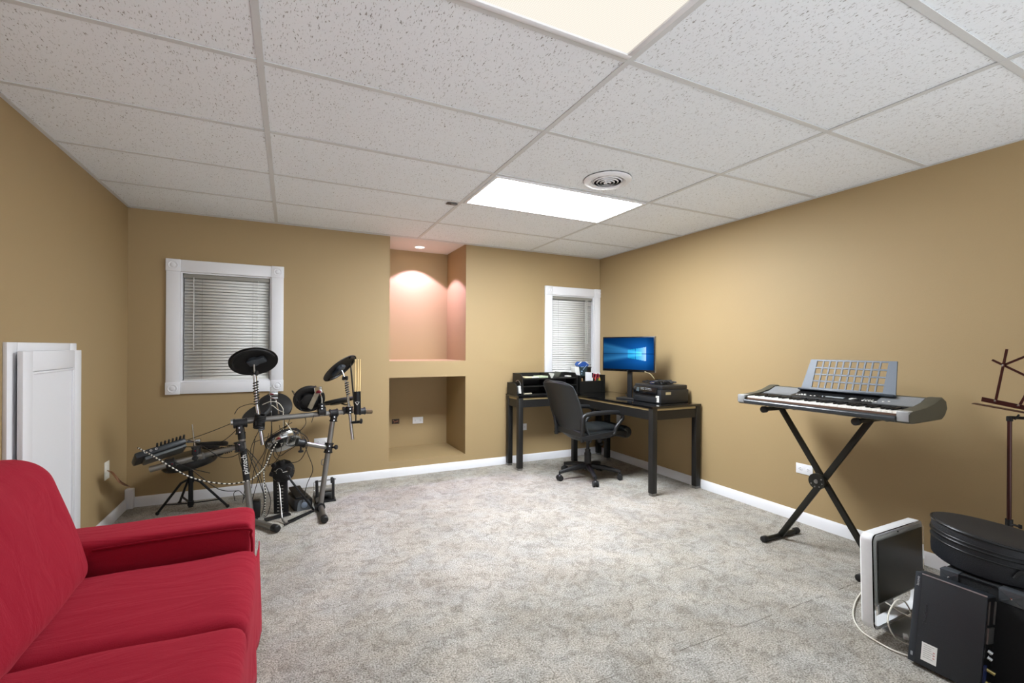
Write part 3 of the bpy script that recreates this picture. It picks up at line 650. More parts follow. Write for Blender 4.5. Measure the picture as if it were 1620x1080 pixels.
# throne
tc = V((-.655, 4.13, 0)); t = thing('drum_throne', 'black round drum throne on a tripod beneath the sound module', 'stool', tc)
nS = (up+_R*-.13-_fw*.12).normalized(); sc_ = tc+V((0, 0, .355))
obj('seat', MB().lathe(sc_, [(.001, -.02), (.12, -.02), (.165, -.008), (.178, .012), (.178, .045), (.165, .064), (.10, .072), (.001, .073)], axis=nS, n=48), mat('black_vinyl', '151617', .35), t)
obj('pole', MB().cyl(tc+V((0, 0, .03)), tc+V((0, 0, .34)), .016), DMETAL, t)
obj('collar', MB().cyl(tc+V((0, 0, .215)), tc+V((0, 0, .255)), .022).cyl(tc+V((0, 0, .045)), tc+V((0, 0, .075)), .021), DMETAL, t)
for ft in (at(249, 812, z=.012), at(360, 800, z=.012), at(284, 795, z=.012)):
    l = MB(); top = tc+V((0, 0, .235)); d = (V((ft.x, ft.y, 0))-V((tc.x, tc.y, 0))); dn = d.normalized()
    if d.length < .15: ft = V((tc.x, tc.y, 0))+dn*.2+V((0, 0, .012))
    k1 = top+dn*.06-V((0, 0, .02)); l.tube([top+dn*.02, k1, ft], .009, n=8); l.bar(tc+V((0, 0, .06))+dn*.02, k1+(ft-k1)*.72, .014, .006)
    lg = obj('leg', l, DMETAL, t); obj('rubber_foot', MB().ball(ft, .013), RUBBER, lg)
# kick pad tower
kb = at(445, 812, z=0); t = thing('kick_pad', 'black kick drum pad tower with a round head on a wire stand', 'drum pad', kb)
T_ = kb.dot(_fw)
obj('tower_plate', MB().bar(at(445, 811, t=T_), at(443, 742, t=T_+.06), .105, .02, up=-_fw, r=.005), BLACK, t)
hd = at(446, 745, t=T_-.01); fn = (-_fw+up*.1).normalized()
hdo = obj('strike_head', MB().lathe(hd, [(.001, .036), (.035, .036), (.052, .03), (.072, .02), (.082, .0), (.082, -.03), (.07, -.036), (.001, -.036)], axis=fn, n=12, smooth=False), BLACKM, t)
m = MB()
for k in range(6):
    a = k*math.tau/6+.3; q = hd+(_R*math.cos(a)+up*math.sin(a))*.064+fn*.02; m.box(q, (.034, .03, .034), .008, Matrix((_R, fn, up)).transposed() @ Matrix.Rotation(a, 3, 'Y'))
obj('head_lobes', m, BLACK, hdo)
obj('lug_bolts', MB().cyl(at(426+5, 745, t=T_-.03), at(438, 745, t=T_-.05), .004).cyl(at(448, 747, t=T_-.06), at(455, 745, t=T_-.06), .005).tube([hd+(_R*math.cos(a)+up*math.sin(a))*.024+fn*.037 for a in (i*math.tau/14 for i in range(9))], .002), CHROME, hdo)
obj('release_loop', MB().tube(smooth([at(459, 743, t=T_), at(464, 742, t=T_), at(466, 745, t=T_), at(460, 748, t=T_)]), .003), mat('dull_brown_metal', '5a4a3e', .4, .5), hdo)
m = MB()
for k in range(10):
    f_ = k/10; 
    for s_ in (-1, 1): q = at(443.2+s_*3.2, 768+k*5.0, t=T_+.045*(1-f_)-.012+.0-.012); m.box(q, (.013, .003, .006), 0, Matrix((_R, _fw, up)).transposed())
obj('plate_slots', m, mat('pale_slot_metal', 'b9b8b0', .4, .3), t)
obj('wire_leg', MB().tube(smooth([at(434, 757, t=T_-.02), at(441, 766, t=T_-.05), at(443.5, 790, t=T_-.10), at(446, 818, t=T_-.16), at(450, 826, z=.01), at(453, 828, z=.008)], 6), .006), STEEL, t)
obj('wire_leg', MB().tube([at(455, 748, t=T_-.02), at(459, 758, t=T_-.04), at(496, 806, z=.012)], [.010, .0075, .0075]), DMETAL, t)
obj('base_bar', MB().cyl(at(450, 830, z=.009), at(496, 808, z=.009), .006).cyl(at(456, 824, z=.016), at(492, 808, z=.012), .006), DMETAL, t)
obj('foot_plate', MB().bar(at(420, 822, z=.008), at(458, 812, z=.008), .05, .012), BLACK, t)
# hi-hat controller pedal
hb = at(474, 806, z=0); t = thing('hi_hat_pedal', 'grey and black hi-hat controller pedal on the carpet between the kit legs', 'pedal', hb)
R = Matrix.Rotation(math.radians(12), 3, 'Z')
obj('pedal_body', MB().box(hb+V((0, .10, .042)), (.13, .26, .082), .012, R), BLACK, t)
fr = MB(); P0 = hb+V((0, -.032, 0))
fr.prism([P0+R @ V(q) for q in ((-.02, -.004, .0), (.078, -.004, 0), (.078, -.004, .05), (.062, -.004, .075), (0, -.004, .08), (-.014, -.004, .06))], (0, 0, 0), (0, .02, 0)); obj('front_cover', fr, mat('slate_plastic', '5d6266', .4), t)
obj('badge', MB().lathe(P0+R @ V((.03, -.008, .042)), [(.022, 0), (.022, .004), (.018, .006), (.001, .006)], axis=(0, -1, 0), n=24), mat('blue_silver_badge', '8f9db0', .3, .5), t)
obj('footboard', MB().box(hb+V((-.01, .12, .100)), (.085, .24, .014), .005, R @ Matrix.Rotation(math.radians(6), 3, 'X')), RUBBER, t)
# kick pedal by the right post
kp = at(513, 797, z=0)+V((.03, .06, 0)); t = thing('kick_pedal', 'black kick pedal with two uprights behind the right rack leg', 'pedal', kp)
a, b = at(502, 791, y=kp.y), at(527, 789, y=kp.y); a.z = b.z = .01
obj('upright', MB().bar(a, a+V((-.005, 0, .165)), .022, .018, up=(0, 1, 0), r=.004), BLACK, t); obj('upright', MB().bar(b, b+V((0, 0, .17)), .022, .018, up=(0, 1, 0), r=.004), BLACK, t)
obj('axle', MB().cyl(a+V((-.02, 0, .155)), b+V((.02, 0, .16)), .006), CHROME, t)
obj('spring', MB().tube([a+V((-.024+.008*math.cos(i*.9), .008*math.sin(i*.9), .15-i*.0018)) for i in range(60)], .0016, n=5), CHROME, t)
obj('base_plate', MB().bb(a.x-.02, b.x+.02, kp.y-.03, kp.y+.24, 0, .012, .003), BLACK, t)
obj('footboard', MB().box((kp.x+.01, kp.y+.12, .055), (.075, .24, .010), .004, Matrix.Rotation(math.radians(-10), 3, 'X')), DMETAL, t)
obj('beater_cam', MB().lathe((kp.x+.03, kp.y, .165), [(.02, -.01), (.024, -.006), (.024, .006), (.02, .01)], axis=(1, 0, 0), n=20), BLACK, t)
# power adapter box near sofa arm
c = at(405, 822, z=0); t = thing('power_adapter', 'small black power box on the carpet between the sofa arm and the drum rack foot', 'adapter', c+V((0, .05, 0)))
obj('adapter_body', MB().box(c+V((-.005, .06, .06)), (.06, .07, .115), .008), BLACK, t); obj('adapter_top', MB().box(c+V((-.005, .06, .120)), (.052, .06, .010), .003), DMETAL, t)

# ------------------------------------------------------------------ desk
DX0, DX1, DY0, DY1, LY0, LX0, DZ = 2.715, 3.275, 2.905, 4.385, 4.085, 2.065, .748
desk = thing('corner_desk', 'black L-shaped corner desk with square legs and pale wood edging', 'desk', (2.9, 4.1, 0))
m = MB(); poly = [(DX0, DY0), (DX1, DY0), (DX1, DY1), (LX0, DY1), (LX0, LY0), (DX0, LY0)]
m.prism([(x, y, 0) for x, y in poly], (0, 0, DZ-.018), (0, 0, DZ)); obj('desktop', m, mat('glossy_black_top', '0b0b0c', .12, coat=.4), desk)
obj('desktop_inlay', MB().bb(DX0+.06, DX1-.06, DY0+.08, LY0-.04, DZ-.0005, DZ+.0007), mat('black_glass', '07080a', .05, coat=1), desk)
PALE = mat('pale_wood_edge', 'a8956a', .5); AP = mat('black_apron', '131211', .5)
i_ = .018; ap = MB(); eg = MB()
for (xa, ya, xb, yb) in ((DX0+i_, DY0+i_, DX1-i_, DY0+i_), (DX0+i_, DY0+i_, DX0+i_, LY0+i_), (LX0+i_, LY0+i_, DX0+i_, LY0+i_), (LX0+i_, LY0+i_, LX0+i_, DY1-i_), (LX0+i_, DY1-i_, DX1-i_, DY1-i_), (DX1-i_, DY0+i_, DX1-i_, DY1-i_)):
    ap.bar((xa, ya, DZ-.078), (xb, yb, DZ-.078), .016, .075); eg.bar((xa, ya, DZ-.029), (xb, yb, DZ-.030), .014, .017)
obj('apron', ap, AP, desk); obj('edge_strip', eg, PALE, desk)
for x, y in ((DX0+.03, DY0+.03), (DX1-.03, DY0+.03), (LX0+.03, LY0+.03), (LX0+.03, DY1-.03), (DX0+.05, LY0+.05), (DX1-.03, DY1-.03), (DX1-.09, LY0+.03)):
    lg = obj('leg', MB().bb(x-.0255, x+.0255, y-.0255, y+.0255, .022, DZ-.018, .002), AP, desk)
    obj('foot_pad', MB().bb(x-.022, x+.022, y-.022, y+.022, 0, .022, .002), STEEL, lg)
# monitor
mL, mR = at(953.5, 558, t=4.60), at(1036, 559.5, t=4.20); mc = (mL+mR)/2; mc.z = 1.178; ax = V((mR.x-mL.x, mR.y-mL.y, 0)).normalized(); L = (mR-mL).length
nrm = V((ax.y, -ax.x, 0)); nrm = nrm if nrm.dot(mc-V((0, 0, 0))) < 0 else -nrm; R = Matrix((ax, nrm, up)).transposed(); MH = .335
t = thing('computer_monitor', 'flat black computer monitor showing a blue desktop picture, on the corner desk', 'monitor', (mc.x, mc.y, DZ))
bez = obj('monitor_body', MB().box(mc-nrm*.012, (L, .024, MH), .004, R), mat('monitor_black', '0a0b0d', .25), t)
obj('rear_bulge', MB().box(mc-nrm*.035, (L*.5, .03, MH*.5), .012, R), BLACK, bez)
nk = mc-nrm*.045
obj('neck', MB().bar((nk.x, nk.y, DZ+.01), (nk.x, nk.y, 1.13), .05, .02, up=nrm, r=.004), BLACK, t)
obj('stand_base', MB().box((nk.x+nrm.x*.03, nk.y+nrm.y*.03, DZ+.007), (.19, .13, .014), .005, R), BLACK, t)
obj('silver_edge', MB().box(mc-nrm*.012+V((0, 0, MH/2-.0005)), (L, .020, .003), 0, R).box(mc-nrm*.012+ax*(L/2), (.003, .020, MH), 0, R), STEEL, bez)
SW, SH = L-.022, MH-.032; NU, NV = 150, 84
me = bpy.data.meshes.new('screen'); vs, fs, cols = [], [], []
def wall(u, v):
    """desktop picture: deep blue room with a bright four-pane opening right of centre throwing beams to the left"""
    cx, cy = .80, .49
    d = math.hypot((u-cx)*1.5, v-cy); base = .28*math.exp(-d*2.3)+.03
    col = [base*.03, base*.42, base*1.55]
    dx = .86-u
    if u < .78:
        for off, sl, wd, k in ((.0, .42, .030, .30), (.0, .12, .035, .22), (0, -.30, .03, .30), (0, .24, .02, .12), (0, -.14, .03, .12)):
            yy = cy+sl*(dx)*.75+off; g = math.exp(-((v-yy)/(wd*(1+dx*2)))**2)*k*math.exp(-dx*1.3)
            col[0] += g*.10; col[1] += g*.55; col[2] += g*1.0
    def pane(x0, x1):
        return x0 < u < x1
    h = .17+.10*max(0, (u-.50))*1.3
    if .50 < u < .86 and abs(v-cy+.0) < h*(.75+.7*(u-.5)) and abs(v-cy) > .012 and abs(u-.655) > .006:
        k = .35+.55*((u-.5)/.36)**2; k *= .75 if u < .655 else 1
        col[0] += .40*k*((u-.5)/.36)**3; col[1] += .50*k; col[2] += .60*k
    if u > .86: f = math.exp(-(u-.86)*7); col[0] *= f; col[1] *= .35+.65*f; col[2] *= .5+.5*f
    if abs(v-cy) <= .012: col = [c_*.45 for c_ in col]
    vg = max(0, abs(v-.5)-.28)*2.2
    return [max(0, c_*(1-vg*.6)) for c_ in col]
for j in range(NV+1):
    for i in range(NU+1):
        u, v = i/NU, j/NV; p = mc+nrm*.0006+ax*((u-.5)*SW)+up*((v-.5)*SH+.006)-BASE[t]; vs.append(p); cols.append((*wall(u, v), 1))
for j in range(NV):
    for i in range(NU): a = j*(NU+1)+i; fs.append((a, a+1, a+NU+2, a+NU+1))
me.from_pydata(vs, [], fs); ca = me.color_attributes.new('picture', 'FLOAT_COLOR', 'POINT')
for i, c_ in enumerate(cols): ca.data[i].color = c_
sm = emis('screen_picture', 'ffffff', 1.25); n_ = sm.node_tree; at_ = n_.nodes.new('ShaderNodeAttribute'); at_.attribute_name = 'picture'; n_.links.new(at_.outputs[0], n_.nodes['Emission'].inputs[0])
me.materials.append(sm); so = bpy.data.objects.new('screen', me); sc.collection.objects.link(so); so.parent = bez; BASE[so] = BASE[t]
obj('logo_dot', MB().box(mc+nrm*.0008-up*(MH/2-.007), (.016, .001, .003), 0, R), STEEL, bez)
# printer
px0, px1, py0, py1, pz = 2.915, 3.245, 3.020, 3.385, DZ+.001
t = thing('printer', 'black inkjet printer on the right end of the desk', 'printer', ((px0+px1)/2, (py0+py1)/2, DZ))
PB = mat('printer_black', '1c1e21', .42)
body = obj('printer_body', MB().bb(px0, px1, py0, py1, pz, pz+.120, .006).bb(px0+.02, px1-.01, py0+.005, py1-.005, pz+.120, pz+.158, .008), PB, t)
obj('rear_tray', MB().bb(px1, px1+.022, py0+.04, py1-.05, pz+.02, pz+.12, .004), PB, t)
cp = obj('control_panel', MB().box((px0-.004, (py0+py1)/2+.01, pz+.108), (.012, .30, .062), .003, Matrix.Rotation(math.radians(12), 3, 'Y')), mat('panel_gloss', '0c0d0f', .15), t)
obj('display', MB().box((px0-.0115, py1-.085, pz+.110), (.001, .036, .036), 0, Matrix.Rotation(math.radians(12), 3, 'Y')), mat('lcd_grey', '3f4a50', .2), cp)
m = MB(); n_k = 0
for r_ in range(4):
    for c_ in range(8): m.box((px0-.0115-.0005+r_*.0025, py1-.125-c_*.017-(.008 if c_ > 2 else 0), pz+.126-r_*.0125), (.001, .008, .005), 0, Matrix.Rotation(math.radians(12), 3, 'Y'))
obj('keypad', m, mat('key_print', 'a9b0b2', .5), cp)
obj('output_slot', MB().bb(px0-.001, px0+.02, py0+.06, py1-.04, pz+.052, pz+.074), BLACKM, t)
obj('paper_tray', MB().bb(px0-.010, px0+.02, py0+.05, py1-.035, pz+.004, pz+.050, .004), PB, t)
obj('printed_label', MB().bb(px0-.0015, px0-.0005, py0+.022, py0+.062, pz+.012, pz+.068), PAPER, t, label='white printed label on the printer front')
m = MB()
for k, (zz, ln) in enumerate(((.060, .020), (.050, .026), (.040, .018), (.030, .026), (.022, .022))): m.bb(px0-.0022, px0-.0015, py0+.042-ln/2, py0+.042+ln/2, pz+zz-.0016, pz+zz+.0016)
obj('label_print', m, SLOT, t)
obj('side_sticker', MB().bb(px0+.055, px0+.115, py0-.0012, py0+.001, pz+.078, pz+.100), mat('cream_sticker', 'c9b98e', .6), t)
# cables on the printer
t = thing('cable_bundle', 'tangle of black cables with blue connectors lying on the printer', 'cables', ((px0+px1)/2, (py0+py1)/2, pz+.158))
rnd = random.Random(4)
for k in range(9):
    P = [V((px0+.04+rnd.random()*.22, py0+.03+rnd.random()*.26, pz+.164+rnd.random()*.030)) for _ in range(6)]
    obj('cable', MB().tube(smooth(P, 8), .0046, n=6), WIRE, t)
P = [at(a, b, t=4.15) for a, b in ((1020, 588), (1028, 591), (1033, 596), (1035, 599))]; obj('cable', MB().tube(smooth(P), .004, n=6), mat('tan_cable', '9a8d6e', .5), t)
BL = mat('blue_connector', '25307a', .4)
for a, b in ((1033, 599), (1084, 597)):
    c = at(a, b+6, z=pz+.174); obj('plug', MB().box(c, (.045, .03, .018), .004, Matrix.Rotation(.5, 3, 'Z')), BL, t)
    obj('plug_shell', MB().box(c+V((-.02, -.02, .004)), (.02, .03, .01), .002, Matrix.Rotation(.5, 3, 'Z')), CHROME, t)
# small papers and phone cable by the monitor base
t = thing('desk_cable', 'thin black cable curled beside the monitor base', 'cable', (2.86, 3.45, DZ))
obj('cord', MB().tube(smooth([at(a, b, z=DZ+.005) for a, b in ((1001, 622), (995, 620), (990, 622), (994, 625), (1000, 624))]), .004, n=6), WIRE, t)

# desk organisers
OG = mat('organizer_black', '0f0f0d', .5); oy0, oy1 = 4.13, 4.36; z0 = DZ+.0005
def tray(name, label, x0, x1, zt, shelves, slope, dividers=()):
    t = thing(name, label, 'organizer', ((x0+x1)/2, (oy0+oy1)/2, z0)); w_ = .010
    def panel(x): 
        m = MB(); P = [(x, oy0, z0), (x, oy1, z0), (x, oy1, zt), (x, oy0+slope, zt), (x, oy0, zt-slope*.8)]; m.prism(P, (-w_/2, 0, 0), (w_/2, 0, 0)); return m
    for x in (x0+w_/2, x1-w_/2)+tuple(dividers): obj('side_panel', panel(x), OG, t)
    obj('back_panel', MB().bb(x0+w_, x1-w_, oy1-.008, oy1, z0, zt), OG, t)
    for z in shelves: obj('shelf', MB().bb(x0+w_, x1-w_, oy0+.01, oy1-.008, z, z+.008), OG, t)
    return t
tray('desk_organizer', 'low black step organizer at the left end of the desk', 2.068, 2.128, .872, (z0,), .05)
tray('desk_organizer', 'wide black desk organizer with shelves of papers under the window', 2.132, 2.80, .968, (z0, z0+.085, z0+.160), .05, dividers=(2.46,))
pen = thing('pen_box', 'black desk box crowded with pens and scissors', 'organizer', (3.0, 4.24, z0))
m = MB(); bx0, bx1, bz = 2.835, 3.165, z0+.125
obj('front_panel', MB().bb(bx0, bx1, oy0+.03, oy0+.04, z0, bz), OG, pen); obj('back_panel', MB().bb(bx0, bx1, oy1-.01, oy1, z0, z0+.2), OG, pen)
for x in (bx0, bx1-.01): obj('side_panel', MB().bb(x, x+.01, oy0, oy1, z0, z0+.19), OG, pen)
obj('bottom_panel', MB().bb(bx0, bx1, oy0+.04, oy1-.01, z0, z0+.008), OG, pen); obj('divider', MB().bb(bx0+.01, bx1-.01, 4.27, 4.276, z0+.008, z0+.19), OG, pen)
# papers in the organiser
pc = [('envelope', 'cream folded paper on the top shelf of the wide organizer, far left', 2.17, 2.27, 'd8c9a4', z0+.168, .012), ('paper_stack', 'stack of white paper on the top shelf of the wide organizer', 2.25, 2.37, 'cfd2c6', z0+.168, .010), ('paper_sheet', 'pale green sheet sticking up on the top shelf of the wide organizer', 2.34, 2.445, 'b4c0a4', z0+.168, .018)]
for nm, lab, a, b, colr, zz, th in pc:
    obj(nm, MB().box(((a+b)/2, 4.22, zz+.006+th/2), (b-a, .12, th), .001, Matrix.Rotation(.1, 3, 'Z')), mat('paper_'+colr, colr, .8), None, lab, 'paper', loc=((a+b)/2, 4.22, zz))
obj('booklet', MB().box((2.52, 4.23, z0+.19), (.012, .10, .055), .001, Matrix.Rotation(.5, 3, 'Y')), mat('grey_cover', 'b9bab4', .7), None, 'grey booklet leaning in the middle compartment of the wide organizer', 'booklet', loc=(2.52, 4.23, z0+.168))
obj('dark_folder', MB().box((2.60, 4.235, z0+.20), (.010, .12, .065), .001, Matrix.Rotation(.55, 3, 'Y')), mat('dark_olive', '3d4038', .6), None, 'dark folder leaning in the right part of the wide organizer', 'folder', loc=(2.60, 4.235, z0+.168))
obj('white_card', MB().box((2.72, 4.20, z0+.182), (.045, .06, .012), .001), PAPER, None, 'small white card at the right of the wide organizer', 'card', loc=(2.72, 4.2, z0+.17))
obj('sticky_pad', MB().box((2.20, 4.15, z0+.017), (.085, .03, .014), .001), mat('pad_tan', 'a09a85', .7), None, 'small tan notepad on the bottom shelf of the wide organizer', 'notepad', loc=(2.2, 4.15, z0+.008))
obj('photo_print', MB().box((2.107, 4.165, z0+.055), (.018, .06, .078), .0005, Matrix.Rotation(-.25, 3, 'X')), PAPER, None, 'white card leaning in the low step organizer', 'card', loc=(2.107, 4.165, z0+.009))
obj('cable_clip', MB().tube(smooth([(2.10, 4.22, .885), (2.115, 4.2, .90), (2.125, 4.17, .875), (2.12, 4.16, .85)]), .004, n=8), CHROME, None, 'silver wire curl on top of the low step organizer', 'wire', loc=(2.1, 4.2, .872))
# blue and dark green bag standing on the organiser
c = at(920.5, 590, y=4.27); c.z = .968+.0; t = thing('gift_bag', 'dark green bag with a blue rim standing on the desk organizer before the blind', 'bag', c)
c.z = z0+.168+.008
m = MB(); 
def ringr(w_, d_, z): return [V((c.x+a*w_/2, c.y+b*d_/2, z)) for a, b in ((-1, -1), (1, -1), (1, 1), (-1, 1))]
m.rings([ringr(.085, .06, c.z), ringr(.115, .06, c.z+.105)], smooth=False); bg = obj('bag_body', m, mat('dark_green_print', '22343a', .5), t)
m = MB(); m.rings([ringr(.116, .062, c.z+.105), ringr(.150, .066, c.z+.128), ringr(.10, .062, c.z+.158)], smooth=False); obj('bag_rim', m, mat('royal_blue', '1f4f9a', .5), t)
m = MB(); m.bb(c.x-.035, c.x+.002, c.y-.036, c.y-.031, c.z+.098, c.z+.104).bb(c.x-.03, c.x-.015, c.y-.036, c.y-.031, c.z+.045, c.z+.06).bb(c.x-.03, c.x-.02, c.y-.036, c.y-.031, c.z+.02, c.z+.028)
m.bar((c.x-.01, c.y-.037, c.z+.07), (c.x+.045, c.y-.037, c.z+.125), .006, .002, up=(0, -1, 0)); obj('printed_marks', m, mat('pale_blue_print', '9fb6cf', .6), t)
m = MB(); m.bar((c.x-.072, c.y-.034, c.z+.130), (c.x-.03, c.y-.036, c.z+.160), .008, .004, up=(0, -1, 0)).bar((c.x+.072, c.y-.034, c.z+.130), (c.x+.02, c.y-.036, c.z+.165), .010, .004, up=(0, -1, 0)); obj('tissue_edge', m, PAPER, t)
# envelopes beside it
for k, lab in enumerate(('leaning white envelope left of the green bag, outermost', 'leaning white envelope left of the green bag, second from the left', 'leaning white envelope touching the green bag')):
    x = c.x-.098+.018*k
    obj('envelope', MB().box((x, c.y+.01, c.z+.052), (.014, .09, .098), .0005, Matrix.Rotation(-.18, 3, 'Y')), PAPER, None, lab, 'envelope', 'envelopes beside the green bag', loc=(x, c.y, c.z))
# box behind the pens
t = thing('black_box', 'small black box on the back row right of the green bag', 'box', (3.03, 4.32, z0+.2))
obj('carton', MB().bb(2.985, 3.085, 4.285, 4.345, z0+.2, z0+.262, .002), OG, t); obj('box_lid', MB().bb(2.980, 3.090, 4.282, 4.348, z0+.262, z0+.272, .002), BLACK, t)
t = thing('tape_dispenser', 'small dark and silver desk gadget on the black box at the window edge', 'gadget', (3.04, 4.32, z0+.272))
obj('gadget_body', MB().tube(smooth([(3.0, 4.31, z0+.276), (3.015, 4.31, z0+.30), (3.045, 4.31, z0+.29), (3.05, 4.31, z0+.275)]), .006), BLACK, t); obj('gadget_arm', MB().bar((3.05, 4.31, z0+.290), (3.10, 4.31, z0+.298), .012, .006), STEEL, t)
obj('notepad', MB().box((2.985, 4.17+.02, z0+.165), (.085, .006, .11), .001, Matrix.Rotation(-.12, 3, 'X') @ Matrix.Rotation(.08, 3, 'Y')), mat('pale_note', 'd3d6dc', .8), None, 'white notepad standing up among the pens', 'notepad', loc=(2.985, 4.19, z0+.1))
t = thing('scissors', 'red-handled scissors standing in the pen box', 'scissors', (3.09, 4.20, z0+.05))
SR = mat('scissor_red', '9c2a3f', .4)
for s in (-1, 1):
    q = V((3.09+s*.022, 4.195, z0+.175)); obj('handle', MB().tube([q+V((.017*math.cos(a), 0, .024*math.sin(a))) for a in (i*math.tau/16 for i in range(17))], .0055, n=8), SR, t)
    obj('blade', MB().bar((3.09+s*.010, 4.195, z0+.155), (3.09-s*.01, 4.20, z0+.03), .012, .002, up=(0, 1, 0)), STEEL, t)
pens = [(2.855, 'ffe04a', 'bright yellow marker at the left of the pen box'), (2.875, 'e6d94a', 'yellow-green highlighter beside the bright yellow one'), (2.905, 'c79a6b', 'tan pencil in the pen box'), (2.925, '6f8a4a', 'green pen in the pen box left of the notepad'), (2.955, '2d3a44', 'dark blue pen in front of the notepad'), (2.985, '8fb7a8', 'pale teal pen in front of the notepad'), (3.005, '23262b', 'black pen in front of the notepad'), (3.03, 'e9e6de', 'white pen tilted in the pen box'), (3.055, 'b5493a', 'red pen left of the scissors'), (3.125, '7e8b3f', 'olive pen right of the scissors'), (3.145, 'e3ba4c', 'orange-yellow pencil at the right of the pen box')]
proto = None
for k, (x, colr, lab) in enumerate(pens):
    h = .115+.03*((k*7) % 3)/2+(.02 if k > 3 else 0); a = V((x, 4.185+.006*(k % 2), z0+.01)); d = V((random.uniform(-.12, .12), random.uniform(-.02, .08), 1)).normalized()
    obj('pen', MB().lathe(a, [(.003, 0), (.006, .01), (.006, h-.012), (.0045, h)], axis=d, n=10), mat('pen_'+colr, colr, .4), None, lab, 'pen', 'pens and pencils in the black desk box', loc=a)

# ------------------------------------------------------------------ office chair
cx, cy = 2.57, 3.615
ch = thing('office_chair', 'black leather office chair on casters at the corner desk', 'office chair', (cx, cy, 0))
LEA = mat('black_leather', '1d2021', .38, bump=.5, bscale=180, vary=.12)
hub = obj('star_base', MB().lathe((cx, cy, .075), [(.03, 0), (.045, .01), (.042, .06), (.032, .075)], n=24), BLACK, ch)
for k in range(5):
    a = math.radians(-112+72*k); d = V((math.cos(a), math.sin(a), 0)); e = V((cx, cy, 0))+d*.30
    lg = obj('base_spoke', MB().tube([V((cx, cy, .115))+d*.03, V((cx, cy, .105))+d*.16, e+V((0, 0, .078))], [.027, .022, .016], 10), BLACK, ch)
    s = V((-d.y, d.x, 0)); cs = MB()
    cs.cyl(e+s*.008+V((0, 0, .026)), e+s*.026+V((0, 0, .026)), .026, n=20); cs.cyl(e-s*.026+V((0, 0, .026)), e-s*.008+V((0, 0, .026)), .026, n=20)
    c = obj('caster', cs, BLACK, lg); cs = MB(); cs.cyl(e+V((0, 0, .03)), e+V((0, 0, .085)), .009, n=10); cs.ball(e+V((0, 0, .036)), .026, (1, 1, .9)); c2_ = obj('caster_hood', cs, BLACK, lg)
obj('gas_column', MB().cyl((cx, cy, .13), (cx, cy, .27), .026).cyl((cx, cy, .26), (cx, cy, .385), .016), DMETAL, ch)
obj('column_cover', MB().lathe((cx, cy, .14), [(.034, 0), (.034, .09), (.030, .10), (.027, .10)], n=24), BLACK, ch)
obj('tilt_mechanism', MB().box((cx-.01, cy, .395), (.24, .14, .035), .008).cyl((cx+.06, cy-.07, .39), (cx+.08, cy-.17, .375), .006), BLACK, ch)
obj('tilt_knob', MB().lathe((cx+.14, cy, .375), [(.016, 0), (.024, -.008), (.024, -.05), (.012, -.058)], n=16).ball((cx+.14, cy-.03, .31), .014), BLACK, ch)
# seat
b = bmesh.new(); bmesh.ops.create_cube(b, size=2); bmesh.ops.subdivide_edges(b, edges=b.edges[:], cuts=10, use_grid_fill=True)
for v in b.verts:
    u = v.co; r_ = .92+.08*(1-abs(u.y)**3)
    x = .245*u.x; y = .245*u.y*(1-.10*max(0, u.x)**2); 
    m_ = max(abs(u.x), abs(u.y)); th = .042*(1-.55*m_**6); z = u.z*th+(.018*(1-u.y**2) if u.z > 0 else 0)+.008*math.cos(u.x*9)*(1 if u.z > 0 else 0)*(1-m_**4)
    if u.x > .4: z -= .045*((u.x-.4)/.6)**2*1.0; z += .02*((u.x-.4)/.6)*(u.z > 0)
    v.co = V((cx+.035+x*1.08, cy+y, .452+z))
for f in b.faces: f.smooth = True
m = MB(); m._merge(b, Matrix.Identity(4)); s = obj('seat', m, LEA, ch, auto=0); sub(s, 1)
obj('knee_roll', MB().lathe((cx+.31, cy-.21, .440), [(.02, 0), (.05, .012), (.058, .05), (.058, .37), (.05, .408), (.02, .42)], axis=(0, 1, 0), n=24), LEA, ch)
# backrest: curved padded shell
NU_, NV_ = 14, 20; rings = []
def back_pt(u, v, side):
    # v 0 bottom .. 1 top, u -1..1 across, side 0 rear 1 front
    z = .365+.565*v
    xx = cx-.245-.02*math.sin(v*math.pi*.9)*-1 - .165*v**1.2 + .10*(1-v)**6
    half = .272*(.90+.10*math.sin(math.pi*(.15+.70*v)))*(1 if v < .93 else 1-.18*((v-.93)/.07)**2)*(1 if v > .12 else 1-.35*((.12-v)/.12)**2)
    y = cy+.012+half*u
    x = xx+.05*u*u                                       # wraps forward at sides
    th = .075*(1-abs(u)**4*.75)*(1-.5*abs(2*v-1)**6)
    if side: x += th+.010*math.cos(v*22)*(1-u*u)
    if v >= .999: z -= .004*u*u
    return V((x, y, z-(.014*u**4 if v > .85 else 0)*((v-.85)/.15 if v > .85 else 0)))
for j in range(NV_+1):
    v = j/NV_; ring = [back_pt(-1+2*i/NU_, v, 0) for i in range(NU_+1)]+[back_pt(1-2*i/NU_, v, 1) for i in range(NU_+1)]
    rings.append(ring)
bk = obj('backrest', MB().rings(rings), LEA, ch, auto=0); sub(bk, 1)
obj('back_piping', MB().tube([back_pt(-1, j/20, 0)+V((.004, -.003, 0)) for j in range(21)]+[back_pt(-1+i/5, 1, 0)+V((.01, 0, .003)) for i in range(1, 10)]+[back_pt(1, 1-j/20, 0)+V((.004, .003, 0)) for j in range(21)], .0045, n=8), mat('leather_piping', '33373a', .3), bk)
